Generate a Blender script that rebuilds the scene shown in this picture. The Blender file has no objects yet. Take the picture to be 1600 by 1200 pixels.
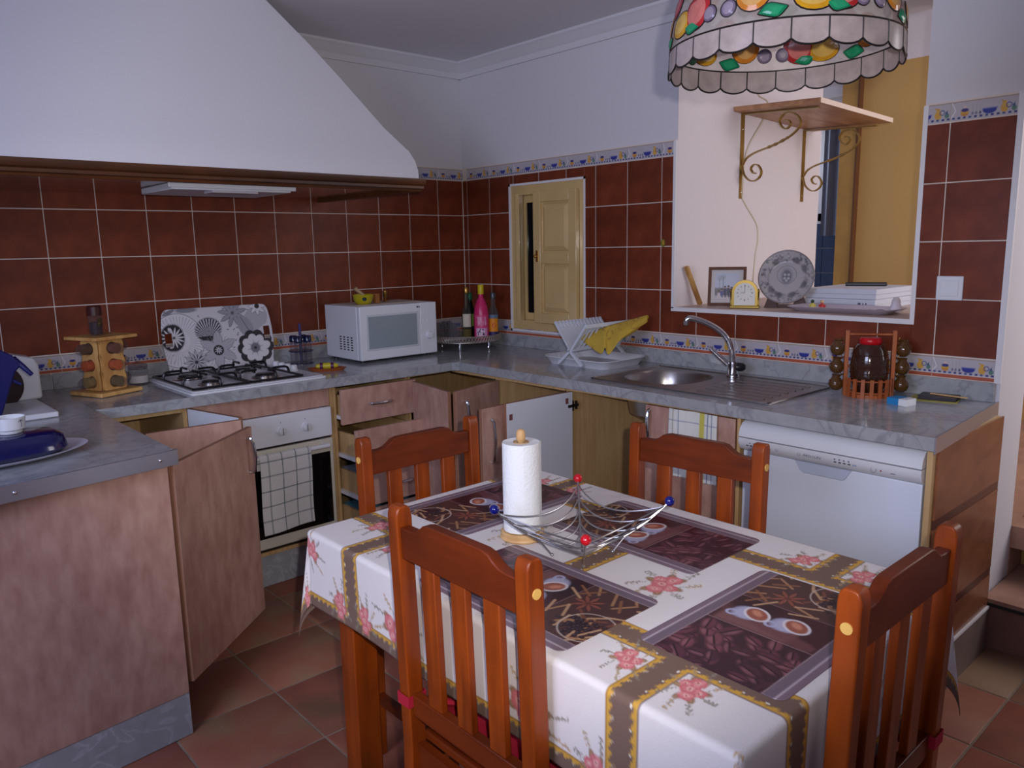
import bpy, math, random
import numpy as np
from mathutils import Vector, Matrix
random.seed(7)
PI = math.pi
SC = bpy.context.scene
COL = SC.collection

# ---------------------------------------------------------------- camera
CAM_POS = Vector((-2.9837, -3.7178, 1.4517))
YAW, PITCH, ROLL = 0.8378, -0.1728, -0.0191
_f = Vector((math.cos(YAW)*math.cos(PITCH), math.sin(YAW)*math.cos(PITCH), math.sin(PITCH)))
_r = Vector((math.sin(YAW), -math.cos(YAW), 0)); _u = _r.cross(_f)
_r2 = _r*math.cos(ROLL) + _u*math.sin(ROLL); _u2 = -_r*math.sin(ROLL) + _u*math.cos(ROLL)
cam = bpy.data.cameras.new('camera'); camo = bpy.data.objects.new('camera', cam); COL.objects.link(camo)
cam.sensor_fit = 'HORIZONTAL'; cam.sensor_width = 36.0; cam.lens = 1218.9*36/1600; cam.clip_start = 0.02
ROT = Matrix((_r2, _u2, -_f)).transposed().to_4x4()
camo.matrix_world = Matrix.Translation(CAM_POS) @ ROT
SC.camera = camo

# ---------------------------------------------------------------- light and exposure
SC.view_settings.view_transform = 'Standard'
SC.view_settings.look = 'None'
SC.view_settings.gamma = 1.0
SC.view_settings.use_curve_mapping = False
SC.view_settings.exposure = 0.0
W = bpy.data.worlds.new('world'); SC.world = W; W.use_nodes = True
W.node_tree.nodes['Background'].inputs[0].default_value = (0.62, 0.72, 1.0, 1)
W.node_tree.nodes['Background'].inputs[1].default_value = 0.6

def light(name, kind, loc, energy, color, rot=None, target=None, **kw):
    l = bpy.data.lights.new(name, kind); o = bpy.data.objects.new(name, l); COL.objects.link(o)
    l.energy = energy; l.color = color; o.location = loc
    for k, v in kw.items(): setattr(l, k, v)
    if target is not None:
        o.rotation_euler = (Vector(target)-Vector(loc)).to_track_quat('-Z', 'Y').to_euler()
    return o
# the photographer's flash, just right of and above the lens
FL = CAM_POS + _r2*0.055 + _u2*0.05
light('camera_flash', 'SPOT', FL, 82, (1.0, 0.945, 0.94), target=FL+_f+_u2*0.12, spot_size=math.radians(77), spot_blend=0.5, shadow_soft_size=0.012)
# daylight through the kitchen window in the left wall
light('kitchen_window_daylight', 'AREA', (-4.50, -2.85, 1.84), 47, (0.62, 0.69, 1.0), target=(-1.0, -1.3, 1.55), shape='RECTANGLE', size=1.3, size_y=0.95)
# daylight falling into the raised room beyond the hatch
light('hall_window_daylight', 'AREA', (1.35, -4.35, 1.95), 29, (1.0, 0.95, 0.98), target=(1.2, -1.5, 1.55), shape='RECTANGLE', size=1.3, size_y=1.5)
light('bathroom_window_daylight', 'AREA', (3.15, -0.2, 2.1), 3, (0.9, 0.95, 1.0), target=(2.6, -1.0, 1.7), shape='RECTANGLE', size=0.4, size_y=0.5)

# ---------------------------------------------------------------- helpers: materials
def s2l(c):
    return tuple((x/255/12.92 if x/255 <= .04045 else ((x/255+.055)/1.055)**2.4) for x in c)
MATS = {}
def _new(name):
    m = bpy.data.materials.new(name); m.use_nodes = True
    nt = m.node_tree; return m, nt, nt.nodes['Principled BSDF']
def _noise(nt, scale, detail=4, vec=None, stretch=None, dist=0.0, coord='Object'):
    tc = nt.nodes.new('ShaderNodeTexCoord'); out = tc.outputs[coord]
    if stretch:
        mp = nt.nodes.new('ShaderNodeMapping'); mp.inputs['Scale'].default_value = stretch
        nt.links.new(out, mp.inputs['Vector']); out = mp.outputs['Vector']
    n = nt.nodes.new('ShaderNodeTexNoise'); n.inputs['Scale'].default_value = scale
    n.inputs['Detail'].default_value = detail; n.inputs['Distortion'].default_value = dist
    nt.links.new(out, n.inputs['Vector']); return n
def _ramp(nt, src, stops):
    r = nt.nodes.new('ShaderNodeValToRGB'); e = r.color_ramp.elements
    while len(e) < len(stops): e.new(0.5)
    for i, (p, c) in enumerate(stops):
        e[i].position = p; e[i].color = (*c, 1)
    nt.links.new(src, r.inputs['Fac']); return r
def _bump(nt, src, strength, dist, bsdf):
    b = nt.nodes.new('ShaderNodeBump'); b.inputs['Strength'].default_value = strength; b.inputs['Distance'].default_value = dist
    nt.links.new(src, b.inputs['Height']); nt.links.new(b.outputs['Normal'], bsdf.inputs['Normal'])
def P(name, col, rough=.5, metal=0, var=None, bump=None, trans=0, ior=1.45, emit=None, alpha=1, rand=0, coat=0, stretch=None, spec=.5, coord='Object'):
    """plain surface; var=(scale, amount) mottles the colour, bump=(scale, strength)"""
    if name in MATS: return MATS[name]
    m, nt, b = _new(name); c = s2l(col)
    b.inputs['Base Color'].default_value = (*c, 1); b.inputs['Roughness'].default_value = rough
    b.inputs['Metallic'].default_value = metal; b.inputs['Transmission Weight'].default_value = trans
    b.inputs['IOR'].default_value = ior; b.inputs['Alpha'].default_value = alpha
    b.inputs['Coat Weight'].default_value = coat; b.inputs['Coat Roughness'].default_value = .08
    b.inputs['Specular IOR Level'].default_value = spec
    if emit: b.inputs['Emission Color'].default_value = (*s2l(emit[0]), 1); b.inputs['Emission Strength'].default_value = emit[1]
    src = None
    if var:
        n = _noise(nt, var[0], 5, stretch=stretch, coord=coord); a = var[1]
        r = _ramp(nt, n.outputs['Fac'], [(.3, tuple(x*(1-a) for x in c)), (.7, tuple(min(1, x*(1+a)) for x in c))]); src = r.outputs['Color']
    if rand:
        oi = nt.nodes.new('ShaderNodeObjectInfo'); hv = nt.nodes.new('ShaderNodeHueSaturation')
        mr = nt.nodes.new('ShaderNodeMapRange'); mr.inputs['To Min'].default_value = 1-rand; mr.inputs['To Max'].default_value = 1+rand
        nt.links.new(oi.outputs['Random'], mr.inputs['Value']); nt.links.new(mr.outputs['Result'], hv.inputs['Value'])
        if src: nt.links.new(src, hv.inputs['Color'])
        else: hv.inputs['Color'].default_value = (*c, 1)
        src = hv.outputs['Color']
    if src: nt.links.new(src, b.inputs['Base Color'])
    if bump:
        n = _noise(nt, bump[0], 4, stretch=stretch, coord=coord); _bump(nt, n.outputs['Fac'], bump[1], .01, b)
    MATS[name] = m; return m
def WOOD(name, dark, lite, scale=1.0, rough=.35, stretch=(1, 1, .08), coat=0, freq=28, dist=.6, spec=.5):
    if name in MATS: return MATS[name]
    m, nt, b = _new(name); b.inputs['Specular IOR Level'].default_value = spec
    n = _noise(nt, freq*scale, 6, stretch=stretch, dist=dist); n2 = _noise(nt, 5*scale, 3)
    mx = nt.nodes.new('ShaderNodeMath'); mx.operation = 'MULTIPLY_ADD'; mx.inputs[1].default_value = .4; 
    nt.links.new(n2.outputs['Fac'], mx.inputs[0]); 
    m2 = nt.nodes.new('ShaderNodeMath'); m2.operation = 'MULTIPLY'; m2.inputs[1].default_value = .6
    nt.links.new(n.outputs['Fac'], m2.inputs[0]); nt.links.new(m2.outputs[0], mx.inputs[2])
    r = _ramp(nt, mx.outputs[0], [(.36, s2l(dark)), (.62, s2l(lite))])
    nt.links.new(r.outputs['Color'], b.inputs['Base Color']); b.inputs['Roughness'].default_value = rough
    b.inputs['Coat Weight'].default_value = coat; b.inputs['Coat Roughness'].default_value = .12
    _bump(nt, n.outputs['Fac'], .08, .004, b)
    MATS[name] = m; return m
def VCOL(name, rough=.6, coat=0, bump=None, metal=0):
    if name in MATS: return MATS[name]
    m, nt, b = _new(name)
    a = nt.nodes.new('ShaderNodeAttribute'); a.attribute_name = 'Col'
    nt.links.new(a.outputs['Color'], b.inputs['Base Color']); b.inputs['Roughness'].default_value = rough
    b.inputs['Coat Weight'].default_value = coat; b.inputs['Metallic'].default_value = metal
    if bump:
        n = _noise(nt, bump[0], 3); _bump(nt, n.outputs['Fac'], bump[1], .004, b)
    MATS[name] = m; return m
def MARBLE(name, base, vein, scale=3, rough=.2, k=.06):
    if name in MATS: return MATS[name]
    m, nt, b = _new(name)
    n = _noise(nt, scale, 8, dist=1.6); n2 = _noise(nt, scale*5, 4)
    r = _ramp(nt, n.outputs['Fac'], [(.0, s2l(base)), (.47, s2l(base)), (.505, s2l(vein)), (.54, s2l(base))])
    r2 = _ramp(nt, n2.outputs['Fac'], [(.3, (1-k*2,)*3), (.7, (1,)*3)])
    mm = nt.nodes.new('ShaderNodeMix'); mm.data_type = 'RGBA'; mm.blend_type = 'MULTIPLY'; mm.inputs[0].default_value = 1
    nt.links.new(r.outputs['Color'], mm.inputs[6]); nt.links.new(r2.outputs['Color'], mm.inputs[7])
    nt.links.new(mm.outputs[2], b.inputs['Base Color']); b.inputs['Roughness'].default_value = rough
    MATS[name] = m; return m
def GLASS(name, col=(255, 255, 255), rough=.02, clear=.75, edge=.45, body=.12):
    """thin glass: mostly see-through with a glossy skin"""
    if name in MATS: return MATS[name]
    m = bpy.data.materials.new(name); m.use_nodes = True; nt = m.node_tree; nt.nodes.clear()
    o = nt.nodes.new('ShaderNodeOutputMaterial'); t = nt.nodes.new('ShaderNodeBsdfTransparent'); g = nt.nodes.new('ShaderNodeBsdfPrincipled')
    t.inputs['Color'].default_value = (*s2l(col), 1); g.inputs['Base Color'].default_value = (*(x*body for x in s2l(col)), 1); g.inputs['Roughness'].default_value = rough
    mx = nt.nodes.new('ShaderNodeMixShader'); lw = nt.nodes.new('ShaderNodeLayerWeight'); lw.inputs['Blend'].default_value = .25
    mr = nt.nodes.new('ShaderNodeMapRange'); mr.inputs['To Min'].default_value = 1-clear; mr.inputs['To Max'].default_value = edge
    nt.links.new(lw.outputs['Facing'], mr.inputs['Value']); nt.links.new(mr.outputs['Result'], mx.inputs[0])
    nt.links.new(t.outputs[0], mx.inputs[1]); nt.links.new(g.outputs[0], mx.inputs[2]); nt.links.new(mx.outputs[0], o.inputs[0])
    MATS[name] = m; return m
def SHELL(name, col, translucent=.35, rough=.25, clear=0.0):
    """capiz shell or stained glass: diffuse and translucent with a glossy skin"""
    if name in MATS: return MATS[name]
    m = bpy.data.materials.new(name); m.use_nodes = True; nt = m.node_tree; b = nt.nodes['Principled BSDF']; o = nt.nodes['Material Output']
    c = s2l(col); n = _noise(nt, 40, 4); r = _ramp(nt, n.outputs['Fac'], [(.25, tuple(x*.8 for x in c)), (.75, tuple(min(1, x*1.15) for x in c))])
    nt.links.new(r.outputs['Color'], b.inputs['Base Color']); b.inputs['Roughness'].default_value = rough
    tr = nt.nodes.new('ShaderNodeBsdfTranslucent'); nt.links.new(r.outputs['Color'], tr.inputs['Color'])
    mx = nt.nodes.new('ShaderNodeMixShader'); mx.inputs[0].default_value = translucent
    nt.links.new(b.outputs[0], mx.inputs[1]); nt.links.new(tr.outputs[0], mx.inputs[2]); last = mx
    if clear:
        t = nt.nodes.new('ShaderNodeBsdfTransparent'); m3 = nt.nodes.new('ShaderNodeMixShader'); m3.inputs[0].default_value = clear
        nt.links.new(mx.outputs[0], m3.inputs[1]); nt.links.new(t.outputs[0], m3.inputs[2]); last = m3
    nt.links.new(last.outputs[0], o.inputs[0]); MATS[name] = m; return m

# ---------------------------------------------------------------- helpers: meshes
class MB:
    def __init__(s): s.v = []; s.f = []; s.m = []; s.M = Matrix.Identity(4); s.mi = 0
    def add(s, vs, fs, mi=None):
        b = len(s.v); M = s.M
        s.v += [tuple(M @ Vector(q)) for q in vs]; s.f += [tuple(b+i for i in f) for f in fs]
        s.m += [s.mi if mi is None else mi]*len(fs); return s
    def box(s, x0, y0, z0, x1, y1, z1, mi=None):
        x0, x1 = sorted((x0, x1)); y0, y1 = sorted((y0, y1)); z0, z1 = sorted((z0, z1))
        return s.add([(x0,y0,z0),(x1,y0,z0),(x1,y1,z0),(x0,y1,z0),(x0,y0,z1),(x1,y0,z1),(x1,y1,z1),(x0,y1,z1)],
              [(3,2,1,0),(4,5,6,7),(0,1,5,4),(1,2,6,5),(2,3,7,6),(3,0,4,7)], mi)
    def prism(s, poly, z0, z1, mi=None):
        n = len(poly); a = sum(poly[i][0]*poly[(i+1)%n][1]-poly[(i+1)%n][0]*poly[i][1] for i in range(n))
        if a < 0: poly = poly[::-1]
        vs = [(x,y,z0) for x,y in poly]+[(x,y,z1) for x,y in poly]
        fs = [tuple(range(n-1,-1,-1)), tuple(range(n,2*n))]+[(i,(i+1)%n,n+(i+1)%n,n+i) for i in range(n)]
        return s.add(vs, fs, mi)
    def loft(s, rings, cap=True, mi=None, close=True):
        n = len(rings[0]); vs = [q for r in rings for q in r]; fs = []
        for j in range(len(rings)-1):
            for i in range(n if close else n-1):
                k = (i+1) % n; fs.append((j*n+i, j*n+k, (j+1)*n+k, (j+1)*n+i))
        if cap: fs += [tuple(range(n-1,-1,-1)), tuple((len(rings)-1)*n+i for i in range(n))]
        return s.add(vs, fs, mi)
    def lathe(s, prof, n=24, c=(0,0), mi=None, cap=True):
        rings = [[(c[0]+r*math.cos(2*PI*i/n), c[1]+r*math.sin(2*PI*i/n), z) for i in range(n)] for r, z in prof]
        return s.loft(rings, cap, mi)
    def tube(s, pts, r, n=8, mi=None, cap=True):
        pts = [Vector(q) for q in pts]; rs = r if isinstance(r, (list, tuple)) else [r]*len(pts); rings = []; up = None
        for i, q in enumerate(pts):
            d = (pts[min(i+1, len(pts)-1)]-pts[max(i-1, 0)]).normalized()
            if up is None: up = Vector((0,0,1)) if abs(d.z) < .9 else Vector((1,0,0))
            a = d.cross(up).normalized(); b = a.cross(d).normalized(); up = b
            rings.append([tuple(q+a*rs[i]*math.cos(2*PI*k/n)+b*rs[i]*math.sin(2*PI*k/n)) for k in range(n)])
        rings = [r_[::-1] for r_ in rings]
        return s.loft(rings, cap, mi)
    def bar(s, pts, w, h, up=(0,0,1), mi=None):
        pts = [Vector(q) for q in pts]; rings = []; up = Vector(up)
        for i, q in enumerate(pts):
            d = (pts[min(i+1, len(pts)-1)]-pts[max(i-1, 0)]).normalized(); a = d.cross(up).normalized(); b = a.cross(d).normalized()
            rings.append([tuple(q+a*w*x/2+b*h*y/2) for x, y in ((-1,-1),(-1,1),(1,1),(1,-1))])
        return s.loft(rings, True, mi)
    def sphere(s, c, r, n=14, m=9, mi=None, sz=1):
        prof = [(max(1e-4, r*math.sin(PI*j/m)), c[2]-r*sz*math.cos(PI*j/m)) for j in range(m+1)]
        return s.lathe(prof, n, (c[0], c[1]), mi)
    def cyl(s, p0, p1, r, n=16, mi=None): return s.tube([p0, p1], r, n, mi)
    def build(s, name, mats, parent=None, loc=None, rot=None, bevel=0, seg=2, angle=40, smooth=True):
        me = bpy.data.meshes.new(name); me.from_pydata(s.v, [], s.f); me.update()
        if not isinstance(mats, (list, tuple)): mats = [mats]
        for m in mats: me.materials.append(m)
        if len(mats) > 1: me.polygons.foreach_set('material_index', s.m)
        if smooth:
            me.polygons.foreach_set('use_smooth', [True]*len(me.polygons)); me.set_sharp_from_angle(angle=math.radians(angle))
        return place(me, name, parent, loc, rot, bevel, seg)
def place(me, name, parent=None, loc=None, rot=None, bevel=0, seg=2):
    o = bpy.data.objects.new(name, me); COL.objects.link(o)
    if parent: o.parent = parent
    if loc: o.location = loc
    if rot: o.rotation_euler = rot
    if bevel:
        b = o.modifiers.new('bevel', 'BEVEL'); b.width = bevel; b.segments = seg; b.limit_method = 'ANGLE'; b.angle_limit = math.radians(35)
    return o
def tag(o, label, cat, group=None):
    o['label'] = label; o['category'] = cat
    if group: o['group'] = group
    return o
def thing(name, label, cat, loc=(0,0,0), rotz=0, group=None):
    o = bpy.data.objects.new(name, None); COL.objects.link(o); o.empty_display_size = .05
    o.location = loc; o.rotation_euler = (0,0,rotz); return tag(o, label, cat, group)
def struct(o): o['kind'] = 'structure'; return o
def dup(root, loc, rotz, label=None):
    def cp(o, par):
        c = o.copy(); COL.objects.link(c); c.parent = par
        for ch in o.children: cp(ch, c)
        return c
    r = cp(root, None); r.location = loc; r.rotation_euler = (0,0,rotz)
    if label: r['label'] = label
    return r
def rrect(w, h, r, n=5, cx=0, cy=0):
    out = []
    for sx, sy, a0 in ((1,1,0),(-1,1,90),(-1,-1,180),(1,-1,270)):
        for i in range(n+1):
            a = math.radians(a0+90*i/n); out.append((cx+sx*(w/2-r)+r*math.cos(a), cy+sy*(h/2-r)+r*math.sin(a)))
    return out
def spline(pts, k=6):
    pts = [Vector(q) for q in pts]; out = []
    for i in range(len(pts)-1):
        p0, p1, p2, p3 = pts[max(i-1,0)], pts[i], pts[i+1], pts[min(i+2,len(pts)-1)]
        for j in range(k):
            t = j/k; out.append(.5*((2*p1)+(p2-p0)*t+(2*p0-5*p1+4*p2-p3)*t*t+(3*p1-p0-3*p2+p3)*t**3))
    out.append(pts[-1]); return out

# ---------------------------------------------------------------- helpers: printed surfaces (colour attribute on a fine grid)
class Canvas:
    def __init__(s, U, V, base): s.U = U; s.V = V; s.c = np.empty(U.shape+(3,)); s.c[:] = s2l(base)
    def blend(s, mask, col): c = np.array(s2l(col)); s.c = s.c*(1-mask[..., None]) + c*mask[..., None]; return s
    def ell(s, cx, cy, rx, ry=None, rot=0, col=(0,0,0), soft=.15, a=1):
        ry = ry or rx; ca, sa = math.cos(rot), math.sin(rot); x = s.U-cx; y = s.V-cy
        d = np.sqrt(((x*ca+y*sa)/rx)**2+((-x*sa+y*ca)/ry)**2); return s.blend(a*np.clip((1-d)/soft+.5, 0, 1), col)
    def ring(s, cx, cy, r, w, col, a=1):
        d = np.hypot(s.U-cx, s.V-cy); return s.blend(a*np.clip((w/2-abs(d-r))/(w*.4)+.5, 0, 1), col)
    def rect(s, x0, y0, x1, y1, col, soft=.001, a=1):
        m = np.clip((s.U-x0)/soft+.5,0,1)*np.clip((x1-s.U)/soft+.5,0,1)*np.clip((s.V-y0)/soft+.5,0,1)*np.clip((y1-s.V)/soft+.5,0,1)
        return s.blend(a*m, col)
    def line(s, p0, p1, w, col, a=1, taper=False):
        x0,y0=p0; x1,y1=p1; dx,dy=x1-x0,y1-y0; L=dx*dx+dy*dy+1e-12
        t=np.clip(((s.U-x0)*dx+(s.V-y0)*dy)/L,0,1); d=np.hypot(s.U-x0-t*dx, s.V-y0-t*dy); ww=w*(1-.8*t) if taper else w
        return s.blend(a*np.clip((ww/2-d)/(w*.3)+.5,0,1), col)
    def petals(s, cx, cy, r, n, wid, col, line=None, inner=.25, ph=0):
        x=s.U-cx; y=s.V-cy; th=np.arctan2(y,x)-ph; rr=np.hypot(x,y); k=2*PI/n; t=(th+k/2)%k-k/2
        lat=abs(t)*rr; prof=wid*r*np.sin(PI*np.clip((rr/r-inner*.3)/(1-inner*.3),0,1))**.7*(rr<r)
        if line: s.blend(np.clip((prof*1.0+.0018-lat)/.001,0,1)*(rr<r*1.03), line)
        return s.blend(np.clip((prof-lat)/.001,0,1)*(rr<r), col)
def grid_mesh(name, nx, ny, pos, colors, mats, thick=None):
    """pos: (ny+1,nx+1,3) array; colors likewise"""
    H, Wd = pos.shape[:2]; me = bpy.data.meshes.new(name)
    idx = np.arange(H*Wd).reshape(H, Wd)
    q = np.stack([idx[:-1,:-1], idx[:-1,1:], idx[1:,1:], idx[1:,:-1]], -1).reshape(-1,4)
    me.vertices.add(H*Wd); me.vertices.foreach_set('co', pos.reshape(-1).astype(np.float32))
    me.loops.add(q.size); me.loops.foreach_set('vertex_index', q.reshape(-1).astype(np.int32))
    me.polygons.add(len(q)); me.polygons.foreach_set('loop_start', (np.arange(len(q))*4).astype(np.int32))
    me.polygons.foreach_set('use_smooth', np.ones(len(q), dtype=bool)); me.update(calc_edges=True)
    if colors is not None:
        ca = me.color_attributes.new('Col', 'FLOAT_COLOR', 'POINT')
        ca.data.foreach_set('color', np.concatenate([colors.reshape(-1,3), np.ones((H*Wd,1))], 1).reshape(-1).astype(np.float32))
    me.materials.append(mats); return me
def flat_uv(w, h, step):
    nx, ny = max(2, int(w/step)), max(2, int(h/step)); u = np.linspace(0, w, nx+1); v = np.linspace(0, h, ny+1)
    U, V = np.meshgrid(u, v); return nx, ny, U, V
# ================================================================ the room
CEIL = 2.50; CT = 0.900; Z0 = 1.045
plaster = P('white_plaster', (214, 212, 216), .85, bump=(60, .05))
ceilm = P('ceiling_paint', (222, 220, 226), .9)
hall_white = P('hall_plaster', (226, 218, 220), .85, bump=(60, .05))
grout = P('grout', (222, 208, 198), .8)
tile_m = P('wall_tile_glaze', (110, 49, 28), .42, spec=.35, var=(9, .36), rand=.10, bump=(14, .05))
def CLAY(name, cols):
    m, nt, b = _new(name); n = _noise(nt, 4.5, 6, dist=.5); n2 = _noise(nt, 24, 4)
    oi = nt.nodes.new('ShaderNodeObjectInfo'); ad = nt.nodes.new('ShaderNodeMath'); ad.operation = 'MULTIPLY_ADD'; ad.inputs[1].default_value = .30
    nt.links.new(oi.outputs['Random'], ad.inputs[0]); mm = nt.nodes.new('ShaderNodeMath'); mm.operation = 'MULTIPLY_ADD'; mm.inputs[1].default_value = .8; mm.inputs[2].default_value = -.05
    nt.links.new(n.outputs['Fac'], mm.inputs[0]); nt.links.new(mm.outputs[0], ad.inputs[2])
    r = _ramp(nt, ad.outputs[0], [(.25, s2l(cols[0])), (.45, s2l(cols[1])), (.62, s2l(cols[2])), (.8, s2l(cols[3]))])
    nt.links.new(r.outputs['Color'], b.inputs['Base Color']); b.inputs['Roughness'].default_value = .5; _bump(nt, n2.outputs['Fac'], .12, .006, b); MATS[name] = m; return m
floor_tile_m = CLAY('floor_tile_clay', [(112, 80, 60), (150, 88, 70), (158, 104, 80), (150, 124, 94)])
floor_tile2 = CLAY('floor_tile_pale_clay', [(120, 92, 68), (152, 110, 84), (156, 124, 94), (160, 136, 106)])
floor_grout = P('floor_grout', (142, 124, 108), .9, var=(12, .2))
cream_paint = P('cream_gloss_paint', (208, 178, 122), .22, coat=.6, bump=(16, .12), var=(5, .08))
ochre = P('ochre_wall_paint', (200, 160, 96), .85, bump=(50, .06))
white_trim = P('white_trim_paint', (226, 224, 226), .5)
stone_tread = P('stair_tread_clay', (172, 132, 112), .6, var=(6, .25))

# floor
struct(MB().box(-4.4, -5.5, -.12, 0.02, 0.02, -.0028).build('floor', floor_grout))
FLOOR = bpy.data.objects['floor']
PT = .337
def tile_mesh(name, w, h, t, inset):
    m = MB(); a, b = w/2, h/2
    r = lambda k, y: [(-a+k, y, -b+k), (a-k, y, -b+k), (a-k, y, b-k), (-a+k, y, b-k)]
    m.loft([r(0, 0), r(0, -t+inset), r(inset, -t)], True); return m
ftm = MB(); q = PT/2-.0035
rr = lambda k, z: [(-q+k, -q+k, z), (q-k, -q+k, z), (q-k, q-k, z), (-q+k, q-k, z)]
ftm.loft([rr(0, -.012), rr(0, -.002), rr(.003, 0)], True)
ft_obj = None
for i in range(-4, 6):
    for j in range(-11, 4):
        cx, cy = -1.98+(i+.5)*PT, -1.05+(j+.5)*PT
        if cx > -.1 or cy > -.1 or cx < -3.4 or cy < -4.6: continue
        if ft_obj is None:
            ft_obj = ftm.build('floor_tile', floor_tile_m, FLOOR, (cx, cy, 0), bevel=0); me_ft = ft_obj.data
            me_ft2 = me_ft.copy(); me_ft2.materials[0] = floor_tile2
        else: place(me_ft if random.random() < .68 else me_ft2, 'floor_tile', FLOOR, (cx, cy, 0), (0, 0, random.choice((0, PI/2, PI))))
# ceiling
struct(MB().box(-4.4, -5.5, CEIL, 0.28, 0.2, CEIL+.12).build('ceiling', ceilm))
# walls
WB = struct(MB().box(-4.4, 0, -.12, 0.28, .2, CEIL).build('wall_back', plaster))
mR = MB(); TH = .28
ycut = [0, -.43, -.98, -1.54, -2.585, -2.89]; zcut = [-.12, 1.0, 1.168, 1.785, 2.30, CEIL]
for a in range(5):
    for b in range(5):
        if a == 1 and b in (1, 2): continue
        if a == 3 and b in (2, 3): continue
        mR.box(0, ycut[a+1], zcut[b], TH, ycut[a], zcut[b+1])
WR = struct(mR.build('wall_right', plaster, smooth=False))
mR2 = MB().box(0, -5.5, -.12, TH, -4.05, CEIL); struct(mR2.box(0, -4.05, 2.32, TH, -2.89, CEIL).build('wall_right_stairwell', plaster, smooth=False))
mL = MB(); mL.box(-4.6, -5.5, -.12, -4.4, -3.55, CEIL).box(-4.6, -2.15, -.12, -4.4, .2, CEIL).box(-4.6, -3.55, -.12, -4.4, -2.15, 1.30).box(-4.6, -3.55, 2.38, -4.4, -2.15, CEIL)
struct(mL.build('wall_left', plaster, smooth=False))
struct(MB().box(-4.4, -5.7, -.12, TH, -5.5, CEIL).build('wall_front', plaster, smooth=False))
wf = struct(MB().box(-4.58, -3.55, 1.30, -4.53, -3.49, 2.38).box(-4.58, -2.21, 1.30, -4.53, -2.15, 2.38).box(-4.58, -3.49, 1.30, -4.53, -2.21, 1.36).box(-4.58, -3.49, 2.32, -4.53, -2.21, 2.38).box(-4.58, -2.88, 1.36, -4.53, -2.82, 2.32).build('window_3', white_trim))

# cornice: stepped plaster moulding
cor = [(0, 0), (.055, 0), (.055, -.012), (.04, -.022), (.028, -.042), (.012, -.055), (.012, -.085), (0, -.085)]
def cornice(name, f, a, b):
    m = MB(); m.loft([[f(o, t) + (CEIL+z,) for o, z in cor] for t in (a, b)], True); struct(m.build(name, plaster, angle=30))
cornice('trim_1', lambda o, t: (t, -o), -4.4, 0)
cornice('trim_2', lambda o, t: (-o, t), 0, -5.5)

# ---- wall tiles, every one a piece of its wall
PW = .2016
tm_full = None
def rsub(rects, hole):
    out = []
    hx0, hz0, hx1, hz1 = hole
    for (a, b, c, d) in rects:
        if hx1 <= a or hx0 >= c or hz1 <= b or hz0 >= d: out.append((a, b, c, d)); continue
        if hx0 > a: out.append((a, b, hx0, d))
        if hx1 < c: out.append((hx1, b, c, d))
        x0, x1 = max(a, hx0), min(c, hx1)
        if hz0 > b: out.append((x0, b, x1, hz0))
        if hz1 < d: out.append((x0, hz1, x1, d))
    return [r for r in out if r[2]-r[0] > .006 and r[3]-r[1] > .006]
def wall_tile(parent, cx, u0, z0, u1, z1, wall, holes=()):
    """u runs to the right as seen from the room"""
    global tm_full
    g = .0021; full = abs(u1-u0-PW) < 1e-3 and abs(z1-z0-.2) < 1e-3
    rects = [(u0+g, z0+g, u1-g, z1-g)]
    for h in holes: rects = rsub(rects, h)
    if not rects: return
    uc, zc = (u0+u1)/2, (z0+z1)/2
    if wall == 'A': loc, rz = (uc, -.002, zc), 0
    else: loc, rz = (-.002, -uc, zc), -PI/2
    if full and len(rects) == 1 and abs(rects[0][2]-rects[0][0]-PW+2*g) < 1e-4 and abs(rects[0][3]-rects[0][1]-.2+2*g) < 1e-4:
        if tm_full is None: tm_full = tile_mesh('tile', PW-2*g, .2-2*g, .008, .0014).build('tile', tile_m, parent, loc, (0,0,rz)).data
        else: place(tm_full, 'tile', parent, loc, (0,0,rz))
        return
    m = MB()
    for (a, b, c, d) in rects:
        k = .0014; A, B, C, D = a-uc, b-zc, c-uc, d-zc
        r = lambda k, y: [(A+k, y, B+k), (C-k, y, B+k), (C-k, y, D-k), (A+k, y, D-k)]
        m.loft([r(0, 0), r(0, -.008+k), r(k, -.008)], True)
    m.build('tile', tile_m, parent, loc, (0,0,rz))
WIN = (.426, .985, 1.0, 1.79)      # u0,u1,z0,z1 on the right wall
OPN = (1.535, 2.59, 1.163, 3.0)
MB().box(-2.95, -.0066, .96, 0, 0, 1.915).build('grout_bed', grout, WB)
mg = MB()
for (a, b, c, d) in rsub(rsub([(0, .96, 2.88, 1.915)], (WIN[0], WIN[2], WIN[1], WIN[3])), (OPN[0], OPN[2], OPN[1], OPN[3])): mg.box(-.0066, -a, b, 0, -c, d)
mg.build('grout_bed', grout, WR)
for k in range(14):
    for j in range(4):
        x1 = -(k*PW-.008); x0 = x1-PW
        if k == 0: x1 = -.010
        wall_tile(WB, 0, x0, Z0+.2*j, x1, Z0+.2*(j+1), 'A')
for j in range(4): wall_tile(WR, 0, .010, Z0+.2*j, .051, Z0+.2*(j+1), 'B')
for k in range(14):
    for j in range(4):
        u0 = k*PW+.051
        wall_tile(WR, 0, u0, Z0+.2*j, u0+PW, Z0+.2*(j+1), 'B', [(WIN[0], WIN[2], WIN[1], WIN[3]), (OPN[0], OPN[2], OPN[1], OPN[3])])
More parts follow.
